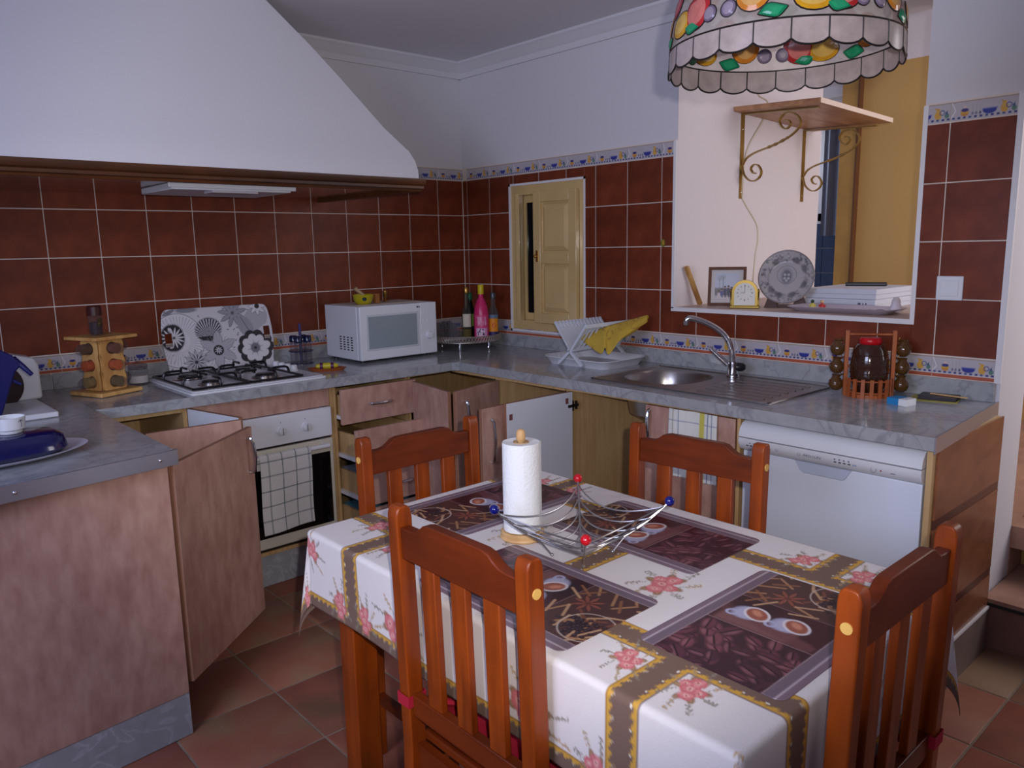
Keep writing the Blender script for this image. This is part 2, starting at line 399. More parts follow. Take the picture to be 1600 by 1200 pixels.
# printed border tiles
border_m = VCOL('border_tile_print', .3)
def border_art(w, h, pink):
    nx, ny, U, V = flat_uv(w, h, .0016)
    c = Canvas(U, V, (184, 178, 184)); b = .016 if pink else .004
    if pink: c.rect(-1, -1, 1, .0125, (176, 92, 66), .001); c.rect(-1, .0125, 1, .0145, (225, 220, 220), .0006)
    c.rect(-1, h-.004, 1, h-.001, (168, 150, 128), .001)
    for i in range(12): c.rect(.004+i*.0168, b, .004+i*.0168+.0085, b+.0065, (44, 52, 120) if i % 3 else (60, 84, 140), .001)
    c.line((.001, h-.004), (.014, h*.52), .002, (236, 232, 234)); c.line((.014, h*.52), (.001, b+.006), .002, (236, 232, 234))
    y = b+.008
    c.ell(.042, y+.012, .0125, .013, 0, (205, 158, 66)); c.ell(.042, y+.019, .0115, .0055, 0, (58, 58, 128)); c.ell(.042, y+.029, .005, .004, 0, (214, 190, 176)); c.ell(.042, y+.004, .011, .004, 0, (196, 120, 60), a=.7)
    for i, uu in enumerate((.066, .077, .089)):
        c.line((uu, y+.036), (uu, y+.008), .0017, (168, 156, 160)); c.ell(uu, y+.006, .0035, .005, 0, (120, 116, 140) if i < 2 else (80, 90, 120))
    c.ell(.117, y+.012, .021, .013, 0, (52, 58, 142)); c.rect(.09, y+.017, .142, y+.03, (184, 178, 184)); c.line((.095, y+.0165), (.139, y+.0165), .003, (110, 118, 178))
    c.ell(.160, y+.012, .0115, .014, 0, (208, 160, 70)); c.rect(.153, y+.018, .166, y+.034, (208, 164, 76), .002); c.line((.151, y+.035), (.160, y+.031), .004, (200, 150, 66))
    c.ring(.173, y+.019, .0075, .0028, (62, 78, 138))
    c.ell(.188, y+.008, .0075, .0085, 0, (92, 128, 112)); c.ell(.187, y+.017, .004, .005, 0, (70, 90, 130)); c.line((.187, y+.02), (.190, y+.027), .0016, (90, 84, 90))
    return nx, ny, U, V, c.c
BT = {}
def border_tile(parent, u0, z0, h, pink, wall, w=PW, holes=()):
    g = .0012; key = (pink, round(w, 4), tuple(holes))
    x = (u0+g, -.010, z0+g) if wall == 'A' else (-.010, -(u0+g), z0+g); rz = 0 if wall == 'A' else -PI/2
    if key in BT: return place(BT[key], 'border_tile', parent, x, (0,0,rz))
    nx, ny, U, V, C = border_art(PW-2*g, h-2*g, pink)
    keep = np.ones((ny, nx), bool); Uc = (U[:-1,:-1]+U[1:,1:])/2; Vc = (V[:-1,:-1]+V[1:,1:])/2
    keep &= Uc < w-2*g
    for (a, b, c, d) in holes: keep &= ~((Uc+u0 > a) & (Uc+u0 < c) & (Vc+z0 > b) & (Vc+z0 < d))
    pos = np.stack([U, np.zeros_like(U), V], -1); me = grid_mesh('border_tile', nx, ny, pos, C, border_m)
    import bmesh
    bm = bmesh.new(); bm.from_mesh(me); bm.faces.ensure_lookup_table()
    bmesh.ops.delete(bm, geom=[bm.faces[i] for i in np.nonzero(~keep.reshape(-1))[0]], context='FACES')
    # give the piece its thickness
    edges = [e for e in bm.edges if e.is_boundary]; r = bmesh.ops.extrude_edge_only(bm, edges=edges)
    for v in [e for e in r['geom'] if isinstance(e, bmesh.types.BMVert)]: v.co.y += .0085
    bm.to_mesh(me); bm.free()
    for p_ in me.polygons: p_.use_smooth = False
    if not holes: BT[key] = me
    return place(me, 'border_tile', parent, x, (0,0,rz))
for k in range(13):
    border_tile(WB, -(k*PW-.008)-PW, .968, .0755, True, 'A')
for k in range(6): border_tile(WB, -(k*PW-.008)-PW, 1.8465, .064, False, 'A')
wh = (WIN[0], WIN[2], WIN[1], WIN[3])
for k in range(14):
    u0 = k*PW+.051; hs = [wh] if (u0 < WIN[1] and u0+PW > WIN[0]) else []
    border_tile(WR, u0, .968, .0755, True, 'B', holes=hs)
for k in range(14):
    u0 = k*PW+.051
    if u0+PW <= OPN[0]: border_tile(WR, u0, 1.8465, .064, False, 'B')
    elif u0 < OPN[0]: border_tile(WR, u0, 1.8465, .064, False, 'B', w=OPN[0]-u0)
    elif u0 > OPN[1]: border_tile(WR, u0, 1.8465, .064, False, 'B')
    elif u0+PW > OPN[1]: border_tile(WR, u0, 1.8465, .064, False, 'B', holes=[(0, 0, OPN[1], 3)])
# white edging round the hatch and the wall end
mE = MB()
mE.box(-.012, -1.527, 1.163, .0, -1.541, 1.91).box(-.012, -1.527, 1.150, .0, -2.60, 1.168).box(-.012, -2.584, 1.168, 0, -2.60, 1.91)
struct(mE.build('trim_3', white_trim))
struct(MB().box(-.013, -2.873, .965, 0, -2.892, 1.915).build('trim_4', white_trim))
# hatch sill: the flat ledge that runs on into the raised room
sill_m = P('sill_stone', (196, 172, 160), .45, var=(10, .1))
struct(MB().box(0.0, -2.585, 1.150, 1.15, -1.54, 1.1685).build('trim_5', sill_m))

struct(MB().box(0.0005, -1.5418, 1.1685, 1.3195, -1.5401, 2.2995).build('trim_6', hall_white, smooth=False))
# ---- the raised room seen through the hatch
struct(MB().box(TH, -1.54, .3, 1.32, -1.3, 3.0).build('wall_hall_left', hall_white, smooth=False))
mF = MB().box(2.3, -5.0, 2.56, 2.42, 0.2, 3.0).box(2.3, -1.2, 2.47, 2.42, 0.2, 2.56)
fw = struct(mF.build('wall_hall_far', hall_white, smooth=False))
MB().box(2.3, -5.0, .3, 2.42, -1.31, 2.56).build('ochre_lower_wall', ochre, fw, smooth=False)
dfm = P('door_frame_wood', (190, 146, 76), .5, var=(8, .12)); dk = P('door_frame_edge', (110, 70, 40), .6)
df = struct(MB().box(2.26, -1.31, .39, 2.42, -1.2, 2.56).build('door_1', dfm)); MB().box(2.25, -1.322, .39, 2.30, -1.308, 2.56).build('door_stop', dk, df)
MB().box(2.28, -1.2, 2.40, 2.40, -.4, 2.47).build('lintel', white_trim, df)
struct(MB().box(TH, -2.893, -.1, 4.2, .2, .3).box(TH, -5.0, .3, 4.2, .2, .385).build('floor_hall', stone_tread)); struct(MB().box(TH, -5.0, 3.0, 4.2, .2, 3.1).build('ceiling_hall', hall_white))
struct(MB().box(TH, -5.2, .3, .6, -5.0, 3.0).box(2.1, -5.2, .3, 4.2, -5.0, 3.0).box(.6, -5.2, .3, 2.1, -5.0, 1.1).build('wall_hall_near', hall_white, smooth=False))
blue_tile = P('bathroom_navy_tile', (44, 58, 92), .3, var=(30, .15))
bw = struct(MB().box(3.3, -1.6, .3, 3.42, .2, 3.0).build('wall_bathroom', hall_white, smooth=False))
for a in range(9):
    for b in range(6): MB().box(3.29, .2-a*.2-.002, .4+b*.2+.002, 3.3, .2-(a+1)*.2+.002, .4+(b+1)*.2-.002).build('bathroom_tile', blue_tile, bw)
wbath = struct(MB().box(3.27, -1.3, 1.62, 3.3, -1.24, 2.5).box(3.27, -.62, 1.62, 3.3, -.56, 2.5).box(3.27, -1.3, 2.44, 3.3, -.56, 2.5).box(3.27, -1.3, 1.62, 3.3, -.56, 1.68).build('window_2', white_trim))
MB().box(3.288, -1.24, 1.68, 3.296, -.62, 2.44).build('pane', P('daylit_pane', (230, 240, 255), .3, emit=((225, 235, 255), 1.4)), wbath)
# curtain with folds
m = MB(); n = 60; y = np.linspace(-1.32, -.62, n); xx = 3.2+.025*np.sin(np.arange(n)*.9)
m.loft([[(xx[i]-.003, y[i], z) for i in range(n)]+[(xx[i]+.003, y[i], z) for i in range(n-1, -1, -1)] for z in (1.5, 2.36)], True)
tag(m.build('curtain', P('grey_curtain_cloth', (120, 122, 138), .9)), 'grey folded curtain hanging in the doorway beyond the hatch', 'curtain')

# ---- stairs up to the raised room, right of the wall end
nos = P('dark_nosing', (40, 42, 46), .5); yel = P('ochre_riser', (176, 140, 78), .7, var=(8, .15)); rs1 = P('clay_riser', (150, 112, 100), .7, var=(6, .25))
st = thing('staircase', 'clay tiled stairs with dark nosings beside the wall end', 'stairs', (0, -2.895, 0))
MB().box(0.02, -1.14, 0, .43, 0, .165).build('riser', rs1, st); MB().box(0, -1.14, .165, .43, 0, .175).build('nosing', nos, st)
MB().box(0.005, -1.14, .175, .43, 0, .19).build('tread', stone_tread, st)
MB().box(.43, -1.14, 0, .9, 0, .365).build('riser', yel, st); MB().box(.41, -1.14, .36, .9, 0, .375).build('nosing', nos, st)
MB().box(.415, -1.14, .375, .9, 0, .392).build('tread', stone_tread, st)

# ---- shuttered window in the right wall (cream gloss paint)
w1 = bpy.data.objects.new('window_1', None); COL.objects.link(w1); struct(w1)
w1.location = (0, -.705, 1.0)
def wbox(m, u0, z0, u1, z1, x0, x1): return m.box(x0, -(u0-.705), z0-1.0, x1, -(u1-.705), z1-1.0)
m = MB(); a0, a1, b0, b1 = .43, .98, 1.0, 1.785
for (u0, z0, u1, z1) in ((a0, b0, a0+.03, b1), (a1-.035, b0, a1, b1), (a0+.03, b0, a1-.035, b0+.05), (a0+.03, b1-.05, a1-.035, b1)): wbox(m, u0, z0, u1, z1, -.004, .04)
m.build('frame', cream_paint, w1)
m = MB()
for (u0, z0, u1, z1) in ((a0-.012, b0-.012, a0, b1+.012), (a1, b0-.012, a1+.012, b1+.012), (a0-.012, b0-.012, a1+.012, b0), (a0-.012, b1, a1+.012, b1+.012)): wbox(m, u0, z0, u1, z1, -.012, .0)
m.build('surround', white_trim, w1)
def leaf(parent, u0, u1, z0, z1):
    """panelled leaf built flat: local x = away from hinge, y = thickness, z up"""
    w = u1-u0; h = z1-z0; m = MB(); s = .055; t = .026
    for (a, b, c, d) in ((0, 0, s, h), (w-s, 0, w, h), (s, 0, w-s, s), (s, h-s, w-s, h), (s, h*.5-.03, w-s, h*.5+.03)): m.box(a, 0, b, c, t, d)
    lf = m.build('shutter', cream_paint, parent, bevel=.003)
    for b, d in ((s, h*.5-.03), (h*.5+.03, h-s)):
        p = MB(); r = lambda k, y: [(s-.002+k, y, b-.002+k), (w-s+.002-k, y, b-.002+k), (w-s+.002-k, y, d+.002-k), (s-.002+k, y, d+.002-k)]
        p.loft([r(0, .020), r(0, .017), r(.010, .0165), r(.013, .013), r(.034, .003), r(.038, .003)], True); p.build('panel', cream_paint, lf, angle=20)
    return lf
L = leaf(w1, .628, .945, 1.045, 1.742); L.rotation_euler = (0, 0, -PI/2); L.location = (-.03, -(.628-.705), .045)
kn = MB().sphere((.03, -.014, .36), .009).cyl((.03, 0, .36), (.03, -.012, .36), .004).box(.022, -.003, .33, .038, 0, .39).build('catch', P('brass', (190, 150, 80), .3, 1), L)
L2 = leaf(w1, .46, .575, 1.045, 1.742); L2.rotation_euler = (0, 0, math.radians(10)); L2.location = (-.004, -(.492-.705), .045); L2.scale = (.33, 1, 1)
m = MB()
for (u0, z0, u1, z1) in ((.46, 1.05, .495, 1.735), (.905, 1.05, .945, 1.735), (.495, 1.05, .905, 1.09), (.495, 1.695, .905, 1.735)): wbox(m, u0, z0, u1, z1, .045, .07)
m.build('sash', cream_paint, w1)
wbox(MB(), .495, 1.09, .905, 1.695, .055, .060).build('pane', GLASS('window_glass', (110, 116, 140), .05, .8), w1)
MB().box(TH-.002, -.98, 1.0, TH+.03, -.43, 1.79).build('outer_blind', P('dark_blind', (52, 54, 66), .8), WR)
# ================================================================ fitted kitchen
lam = WOOD('pear_laminate', (168, 126, 112), (196, 158, 142), 1.0, .42, stretch=(1, 1, .4), freq=30, dist=.15)
lam_x = lam
beech = WOOD('beech_board', (188, 150, 100), (206, 172, 122), 1, .5, stretch=(1, 1, .06), freq=60)
whiteboard = P('white_melamine', (216, 220, 228), .4)
marble = MARBLE('grey_marble_worktop', (168, 170, 174), (148, 150, 156), 5, .14, .09)
plinth_m = MARBLE('grey_stone_plinth', (164, 168, 172), (184, 190, 196), 6, .4)
chrome = P('chrome', (210, 212, 216), .12, 1)
steel = P('brushed_steel', (176, 170, 166), .28, 1, bump=(200, .03))
alu = P('aluminium_edging', (178, 180, 190), .35, .8)
black = P('black_enamel', (16, 16, 18), .3)
white_en = P('white_enamel', (222, 224, 230), .25)
white_pl = P('white_plastic', (218, 220, 226), .4)
dark_in = P('dark_recess', (30, 24, 20), .9)

# ---- worktops
def worktop(name, label, poly, splash, extra=None):
    t = thing(name, label, 'worktop', (poly[0][0], poly[0][1], CT-.04))
    ox, oy = poly[0]
    MB().prism([(x-ox, y-oy) for x, y in poly], 0, .04).build('slab', marble, t, bevel=.006)
    for (a, b, c, d) in splash: MB().box(a-ox, b-oy, .04, c-ox, d-oy, .1065).build('upstand', marble, t, bevel=.003)
    return t
# hole for the sink bowl is left by joining strips round it
SX0, SX1, SY0, SY1 = -.50, -.16, -1.93, -1.58
wt = thing('worktop', 'grey marble L-shaped worktop along both tiled walls', 'worktop', (-.63, -.69, CT-.04))
m = MB(); M0 = Matrix.Translation((.63, .69, 0)); m.M = M0
m.prism([(-2.25, -.001), (-2.25, -.640), (-.655, -.690), (-.63, -.715), (-.638, -1.58), (-.001, -1.58), (-.001, -.001)], 0, .04)
m.prism([(-.638, -1.58), (-.644, -1.93), (SX0, -1.93), (SX0, -1.58)], 0, .04)
m.prism([(SX1, -1.58), (SX1, -1.93), (-.001, -1.93), (-.001, -1.58)], 0, .04)
m.prism([(-.644, -1.93), (-.668, -2.925), (-.001, -2.885), (-.001, -1.93)], 0, .04)
m.build('slab', marble, wt, bevel=.0)
m = MB(); m.M = M0; m.box(-2.25, -.022, .04, -.022, -.011, .1065).build('upstand', marble, wt, bevel=.002)
m = MB(); m.M = M0; m.box(-.022, -.011, .04, -.011, -2.878, .1065).build('upstand', marble, wt, bevel=.002)
m = MB(); m.M = M0; m.prism([(-.674, -2.9265), (-.674, -2.931), (-.001, -2.891), (-.001, -2.8865)], -.006, .043).build('edge_strip', alu, wt)
pw = thing('peninsula_worktop', 'grey marble peninsula worktop with a metal end strip, left of the hob', 'worktop', (-2.25, -1.46, CT-.04))
m = MB(); m.M = Matrix.Translation((2.25, 1.46, 0)); m.prism([(-2.252, -.011), (-2.252, -1.455), (-2.28, -1.468), (-3.3, -1.60), (-3.3, -.011)], 0, .041).build('slab', marble, pw, bevel=.0)
m = MB(); m.M = Matrix.Translation((2.25, 1.46, 0)); m.prism([(-2.246, -1.455), (-2.248, -1.468), (-2.28, -1.475), (-3.3, -1.607), (-3.3, -1.601), (-2.28, -1.4685), (-2.2525, -1.4555)], 0, .043).build('edge_strip', alu, pw)
for x in (-2.30, -2.66):
    y = -1.475-(-2.28-x)*.1294; m = MB(); m.M = Matrix.Translation((2.25, 1.46, 0)); m.sphere((x, y, .022), .005).build('screw', chrome, pw)
m = MB(); m.M = Matrix.Translation((2.25, 1.46, 0)); m.box(-3.3, -.022, .041, -2.255, -.011, .1065).build('upstand', marble, pw, bevel=.002)

# ---- handles and doors
def bow_handle(parent, p0, p1, out, r=.0045):
    """slim bowed handle from p0 to p1 standing off along out"""
    p0, p1, out = Vector(p0), Vector(p1), Vector(out)
    pts = [p0, p0+out*.6, p0.lerp(p1, .18)+out*.95, p0.lerp(p1, .5)+out*1.12, p0.lerp(p1, .82)+out*.95, p1+out*.6, p1]
    sp = spline(pts, 4); n = len(sp)
    return MB().tube(sp, [r*(1.25-.5*abs(2*i/(n-1)-1)**.7*0 + .35*math.sin(PI*i/(n-1))) for i in range(n)], 8).build('handle', chrome, parent)
def door(parent, p0, p1, z0, z1, t=.018, inside=whiteboard, flip=False, handle=None, edge=None):
    """board from plan point p0 (hinge) to p1; its show face lies to the right of that direction unless flipped"""
    a = Vector((p1[0]-p0[0], p1[1]-p0[1], 0)); L = a.length; ang = math.atan2(a.y, a.x); w = MB()
    y0, y1 = (0, -t) if not flip else (0, t)
    w.box(0, min(y0, y1), 0, L, max(y0, y1), z1-z0, 2)
    # faces: 2 is local -y, 4 is local +y
    w.m = [2]*6; w.m[2] = 0 if not flip else 1; w.m[4] = 1 if not flip else 0
    d = w.build('door', [lam, inside, edge or P('brown_door_edging', (146, 104, 82), .5)], parent, (p0[0], p0[1], z0), (0, 0, ang), bevel=.0012)
    if handle:
        u, zb, zt = handle; s = -1 if not flip else 1
        bow_handle(d, (u, s*t, zb), (u, s*t, zt), (0, s*.022, 0))
    return d, L
def hinge(parent, loc, rz=0):
    dk = P('hinge_metal', (92, 88, 86), .35, .9)
    m = MB().box(-.004, -.012, -.022, .004, .0, .022).box(-.03, -.012, -.006, .034, -.004, .006).box(.02, -.01, -.018, .028, -.002, .018)
    return m.build('hinge', dk, parent, loc, (0, 0, rz))
def carcass(t, x0, y0, x1, y1, z0, z1, openside, back=True, shelf=None, th=.016):
    """open box of boards; openside in '-x','-y','+x'"""
    B = lambda *a: MB().box(*a).build
    B(x0, y0, z0, x1, y1, z0+th)('bottom', beech, t)
    if openside != '-x': B(x0, y0, z0+th, x0+th, y1, z1)('side_panel', beech, t)
    if openside != '+x': B(x1-th, y0, z0+th, x1, y1, z1)('side_panel', beech, t)
    if openside != '-y': B(x0+th, min(y0, y1), z0+th, x1-th, min(y0, y1)+th, z1)('side_panel', beech, t)
    if openside != '+y': B(x0+th, max(y0, y1)-th, z0+th, x1-th, max(y0, y1), z1)('side_panel', beech, t)
    if shelf: B(x0+th, y0+th if y0 < y1 else y1+th, shelf, x1-th, max(y0, y1)-th, shelf+th)('shelf', beech, t)
ZB, ZT = .15, .858
# peninsula cabinet: plain end panel to the room, door facing the hob
pc = thing('peninsula_cabinet', 'peninsula cabinet with a large plain wood end panel and open side door', 'cabinet', (-2.26, -1.44, 0))
m = MB(); m.M = Matrix.Translation((2.26, 1.44, 0)); m.prism([(-2.268, -1.43), (-3.3, -1.54), (-3.3, -1.52), (-2.268, -1.41)], ZB-.01, ZT); m.build('end_panel', lam, pc)
m = MB(); m.M = Matrix.Translation((2.26, 1.44, 0)); m.prism([(-2.268, -1.428), (-3.3, -1.538), (-3.3, -1.52), (-2.268, -1.41)], 0.002, ZB-.01).prism([(-2.268, -1.41), (-2.285, -1.41), (-2.285, -.66), (-2.268, -.66)], .002, ZB-.01); m.build('plinth', plinth_m, pc)
m = MB(); m.M = Matrix.Translation((2.26, 1.44, 0)); m.box(-2.82, -1.40, ZB, -2.27, -.67, ZB+.016).build('bottom', beech, pc)
m = MB(); m.M = Matrix.Translation((2.26, 1.44, 0)); m.box(-2.84, -1.40, ZB, -2.82, -.67, ZT).build('back_panel', beech, pc)
m = MB(); m.M = Matrix.Translation((2.26, 1.44, 0)); m.box(-2.82, -1.0, ZB+.016, -2.27, -.984, ZT).build('divider', beech, pc)
door(pc, (-2.262+2.26, -1.412+1.44), (-1.885+2.26, -1.096+1.44), .165, .85, flip=False, handle=(.455, .53, .65))
# left corner cabinet with folding door
lc = thing('corner_cabinet', 'corner cabinet left of the oven with a folding door standing open', 'cabinet', (-1.92, -.6, 0))
m = MB(); m.M = Matrix.Translation((1.92, .6, 0)); T = m.M
def tb(*a):
    m = MB(); m.M = T; return m.box(*a)
tb(-2.80, -.60, ZB, -1.915, -.03, ZB+.016).build('bottom', beech, lc); tb(-1.931, -.60, ZB+.016, -1.915, -.03, ZT).build('side_panel', beech, lc)
tb(-2.80, -.03, ZB, -1.931, -.014, ZT).build('back_panel', beech, lc); tb(-2.26, -.60, .836, -1.931, -.582, ZT).build('rail', beech, lc); tb(-2.80, -.58, .48, -1.935, -.05, .496).build('shelf', beech, lc)
d1, _ = door(lc, (-1.921+1.92, -.625+.6), (-1.85+1.92, -.945+.6), .165, .852, flip=True); d2, _ = door(lc, (-1.856+1.92, -.968+.6), (-2.18+1.92, -.945+.6), .165, .852, flip=True)
# oven housing, oven
oh = thing('oven_housing', 'wood fascia and side boards around the built-in oven', 'cabinet', (-1.6, -.6, 0)); T = Matrix.Translation((1.6, .6, 0))
tb(-1.912, -.602, .768, -1.288, -.585, ZT).build('fascia', lam, oh, bevel=.001)
tb(-1.286, -.60, ZB, -1.270, -.03, ZT).build('side_panel', beech, oh); tb(-1.912, -.60, ZB, -1.897, -.03, .767).build('side_panel', beech, oh)
tb(-1.897, -.6, ZB, -1.286, -.03, ZB+.016).build('bottom', beech, oh)
kb = thing('kickboard', 'grey stone-look kickboard under the oven and drawers', 'kickboard', (-1.5, -.56, .002)); T = Matrix.Translation((1.5, .56, 0))
tb(-2.26, -.578, 0, -.86, -.562, .146).build('board', plinth_m, kb)
kb2 = thing('kickboard', 'grey stone-look kickboard under the sink cabinet and dishwasher', 'kickboard', (-.56, -1.9, .002)); T = Matrix.Translation((.56, 1.9, 0))
tb(-.562, -2.27, 0, -.546, -.96, .146).build('board', plinth_m, kb2)
ov = thing('oven', 'white built-in oven with black glass door and two dials', 'oven', (-1.595, -.6, .169)); T = Matrix.Translation((1.595, .6, -.169))
tb(-1.890, -.598, .169, -1.292, -.06, .764).build('body', dark_in, ov)
tb(-1.893, -.620, .634, -1.290, -.598, .766).build('control_panel', white_en, ov, bevel=.004)
tb(-1.893, -.622, .185, -1.290, -.598, .624).build('door', P('oven_cream_frame', (212, 206, 190), .35), ov, bevel=.006)
tb(-1.83, -.6245, .235, -1.31, -.6222, .565).build('door_glass', P('oven_black_glass', (10, 10, 12), .08), ov, bevel=.001)
for i, x in enumerate((-1.421, -1.535)):
    k = MB(); k.M = Matrix.Translation((x+1.595, -.620+.6, .694-.169)) @ Matrix.Rotation(PI/2, 4, 'X')
    k.lathe([(.0215, 0), (.0215, .004), (.017, .006), (.016, .018), (.013, .020), (.001, .020)], 24); kk = k.build('dial', white_pl, ov)
    k = MB(); k.M = Matrix.Translation((x+1.595, -.642+.6, .694-.169)); k.box(-.002, -.001, -.015, .002, 0, .015).build('pointer', P('grey_mark', (120, 122, 130), .5), kk)
for x in (-1.421, -1.535): tb(x-.0015, -.6206, .728, x+.0015, -.6202, .734).build('dial_mark', MATS['grey_mark'], ov)
hm = MB(); hm.M = T; hm.cyl((-1.85, -.655, .600), (-1.33, -.655, .600), .010); hm.cyl((-1.84, -.655, .600), (-1.84, -.62, .600), .007); hm.cyl((-1.34, -.655, .600), (-1.34, -.62, .600), .007); hm.build('handle', white_en, ov)
# drawer unit
du = thing('drawer_unit', 'wood drawer unit beside the oven with four drawers pulled out', 'drawers', (-1.06, -.6, 0)); T = Matrix.Translation((1.06, .6, 0))
DX0, DX1 = -1.268, -.862
tb(DX0, -.60, ZB, DX0+.014, -.03, ZT).build('side_panel', beech, du); tb(DX1-.014, -.60, ZB, DX1, -.03, ZT).build('side_panel', beech, du)
tb(DX0+.014, -.60, ZB, DX1-.014, -.03, ZB+.016).build('bottom', beech, du); tb(DX0+.014, -.6, .846, DX1-.014, -.57, ZT).build('rail', beech, du)
tb(DX0, -.03, ZB, DX1, -.014, ZT).build('back_panel', beech, du)
for z0, z1, yf in ((.682, .842, -.655), (.505, .672, -.765), (.33, .495, -.795), (.165, .32, -.815)):
    f = tb(DX0+.002, yf-.018, z0, DX1-.002, yf, z1).build('drawer', [lam], du, bevel=.0015)
    b = MB(); b.M = T; h0, h1 = z0+.022, z1-.035; 
    b.box(DX0+.03, yf, h0, DX0+.042, -.1, h1).box(DX1-.042, yf, h0, DX1-.03, -.1, h1).box(DX0+.042, yf, h0, DX1-.042, -.1, h0+.008).box(DX0+.042, -.112, h0, DX1-.042, -.1, h1); b.build('drawer_box', beech, f)
    tb(DX0+.015, yf+.02, h0-.004, DX0+.03, -.1, h0+.012).build('runner', white_en, f); tb(DX1-.03, yf+.02, h0-.004, DX1-.015, -.1, h0+.012).build('runner', white_en, f)
    xm = (DX0+DX1)/2; zm = (z0+z1)/2
    bow_handle(f, (xm-.055+1.06, yf-.018+.6, zm), (xm+.055+1.06, yf-.018+.6, zm), (0, -.022, 0))
# linens in the two lower drawers
tealc = P('teal_patterned_cloth', (92, 150, 168), .9, var=(60, .5)); greyc = P('grey_folded_cloth', (150, 158, 170), .9, var=(40, .3))
tag(MB().box(-.17, -.13, 0, .17, .13, .085).build('folded_cloth', tealc, None, (-1.065, -.66, .197), bevel=.02), 'teal patterned folded cloth lying in the bottom drawer', 'cloth')
tag(MB().box(-.17, -.12, 0, .17, .12, .095).build('folded_cloth', greyc, None, (-1.065, -.65, .362), bevel=.02), 'grey folded cloth lying in the third drawer', 'cloth')
# right corner cabinet with folding door
rc = thing('corner_cabinet', 'corner cabinet right of the drawers with a half-open folding door', 'cabinet', (-.6, -.6, 0)); T = Matrix.Translation((.6, .6, 0))
tb(-.86, -.595, ZB, -.03, -.03, ZB+.016).build('bottom', beech, rc); tb(-.58, -.945, ZB, -.03, -.595, ZB+.016).build('bottom', beech, rc)
tb(-.86, -.03, ZB, -.03, -.014, ZT).build('back_panel', beech, rc); tb(-.03, -.945, ZB, -.014, -.014, ZT).build('back_panel', beech, rc)
tb(-.59, -.958, ZB, -.03, -.944, ZT).build('side_panel', beech, rc); tb(-.858, -.6, ZB, -.845, -.03, ZT).build('side_panel', beech, rc)
tb(-.845, -.55, .48, -.05, -.05, .496).build('shelf', beech, rc)
tb(-.845, -.60, .84, -.62, -.585, ZT).build('rail', beech, rc); tb(-.60, -.945, .84, -.585, -.62, ZT).build('rail', beech, rc)
door(rc, (-.882+.6, -.70+.6), (-.938+.6, -1.045+.6), .165, .838, flip=False)
door(rc, (-.932+.6, -1.05+.6), (-.605+.6, -.962+.6), .165, .838, flip=False, handle=(.06, .48, .62))
# cabinet between corner and sink
nc = thing('base_cabinet', 'narrow base cabinet beside the sink cabinet, its handled door swung wide open', 'cabinet', (-.6, -1.2, 0)); T = Matrix.Translation((.6, 1.2, 0))
tb(-.59, -1.42, ZB, -.03, -.96, ZB+.016).build('bottom', beech, nc); tb(-.59, -1.424, ZB+.016, -.03, -1.411, ZT).build('side_panel', beech, nc)
tb(-.59, -.974, ZB+.016, -.03, -.96, ZT).build('side_panel', beech, nc); tb(-.03, -1.42, ZB, -.014, -.96, ZT).build('back_panel', beech, nc); tb(-.6, -1.41, .84, -.585, -.975, ZT).build('rail', beech, nc)
tb(-.56, -1.41, .48, -.05, -.975, .496).build('shelf', beech, nc)
door(nc, (-.61+.6, -1.397+1.2), (-1.085+.6, -1.412+1.2), .165, .835, flip=True, handle=(.43, .45, .62))
# sink cabinet
sc_ = thing('sink_cabinet', 'sink cabinet with one door open on its white inside and one closed', 'cabinet', (-.6, -1.85, 0)); T = Matrix.Translation((.6, 1.85, 0))
tb(-.59, -2.268, ZB, -.03, -1.43, ZB+.016).build('bottom', beech, sc_); tb(-.60, -1.443, ZB+.016, -.03, -1.428, ZT).build('side_panel', beech, sc_)
tb(-.60, -2.268, ZB+.016, -.03, -2.254, ZT).build('side_panel', beech, sc_); tb(-.03, -2.268, ZB, -.014, -1.43, ZT).build('back_panel', beech, sc_)
tb(-.605, -2.254, .846, -.587, -1.443, ZT).build('rail', beech, sc_)
d, _ = door(sc_, (-.598+.6, -1.436+1.85), (-.972+.6, -1.430+1.85), .165, .842, flip=True)
# its white inside shows: swap show face and inside
d.data.materials[0], d.data.materials[1] = whiteboard, lam
hinge(sc_, (-.597+.6, -1.445+1.85, .78)); hinge(sc_, (-.597+.6, -1.445+1.85, .25))
bump_m = P('felt_pad', (120, 70, 72), .9)
for u, z in ((.352, .62), (.035, .64)): MB().box(u-.008, .018, z-.012, u+.008, .0195, z+.012).build('felt_pad', bump_m, d)
door(sc_, (-.588+.6, -2.25+1.85), (-.588+.6, -1.852+1.85), .165, .842, flip=True, handle=(.372, .55, .66))
# end board and brown end panel right of the dishwasher
ep = thing('end_panel', 'brown end panel closing the worktop beside the stairs', 'panel', (-.3, -2.9, 0)); T = Matrix.Translation((.3, 2.9, 0))
brown = WOOD('brown_end_laminate', (112, 66, 44), (146, 92, 62), 1, .25, stretch=(.4, 1, 1), freq=10); bdk = P('dark_brown_band', (84, 48, 40), .3)
tb(-.612, -2.905, .0, -.02, -2.889, ZT).build('board', beech, ep)
for z0, z1 in ((.166, .285), (.315, .60), (.63, .856)): tb(-.585, -2.912, z0, -.006, -2.9055, z1).build('panel', brown, ep)
for z0, z1 in ((.286, .314), (.601, .629)): tb(-.585, -2.911, z0, -.006, -2.9055, z1).build('band', bdk, ep)
tb(-.585, -2.917, .0, -.006, -2.9055, .158).build('skirting_tile', P('grey_brown_skirting', (122, 104, 96), .5, var=(8, .2)), ep)
tb(-.585, -2.919, .159, -.006, -2.9055, .168).build('sealing_strip', white_trim, ep)

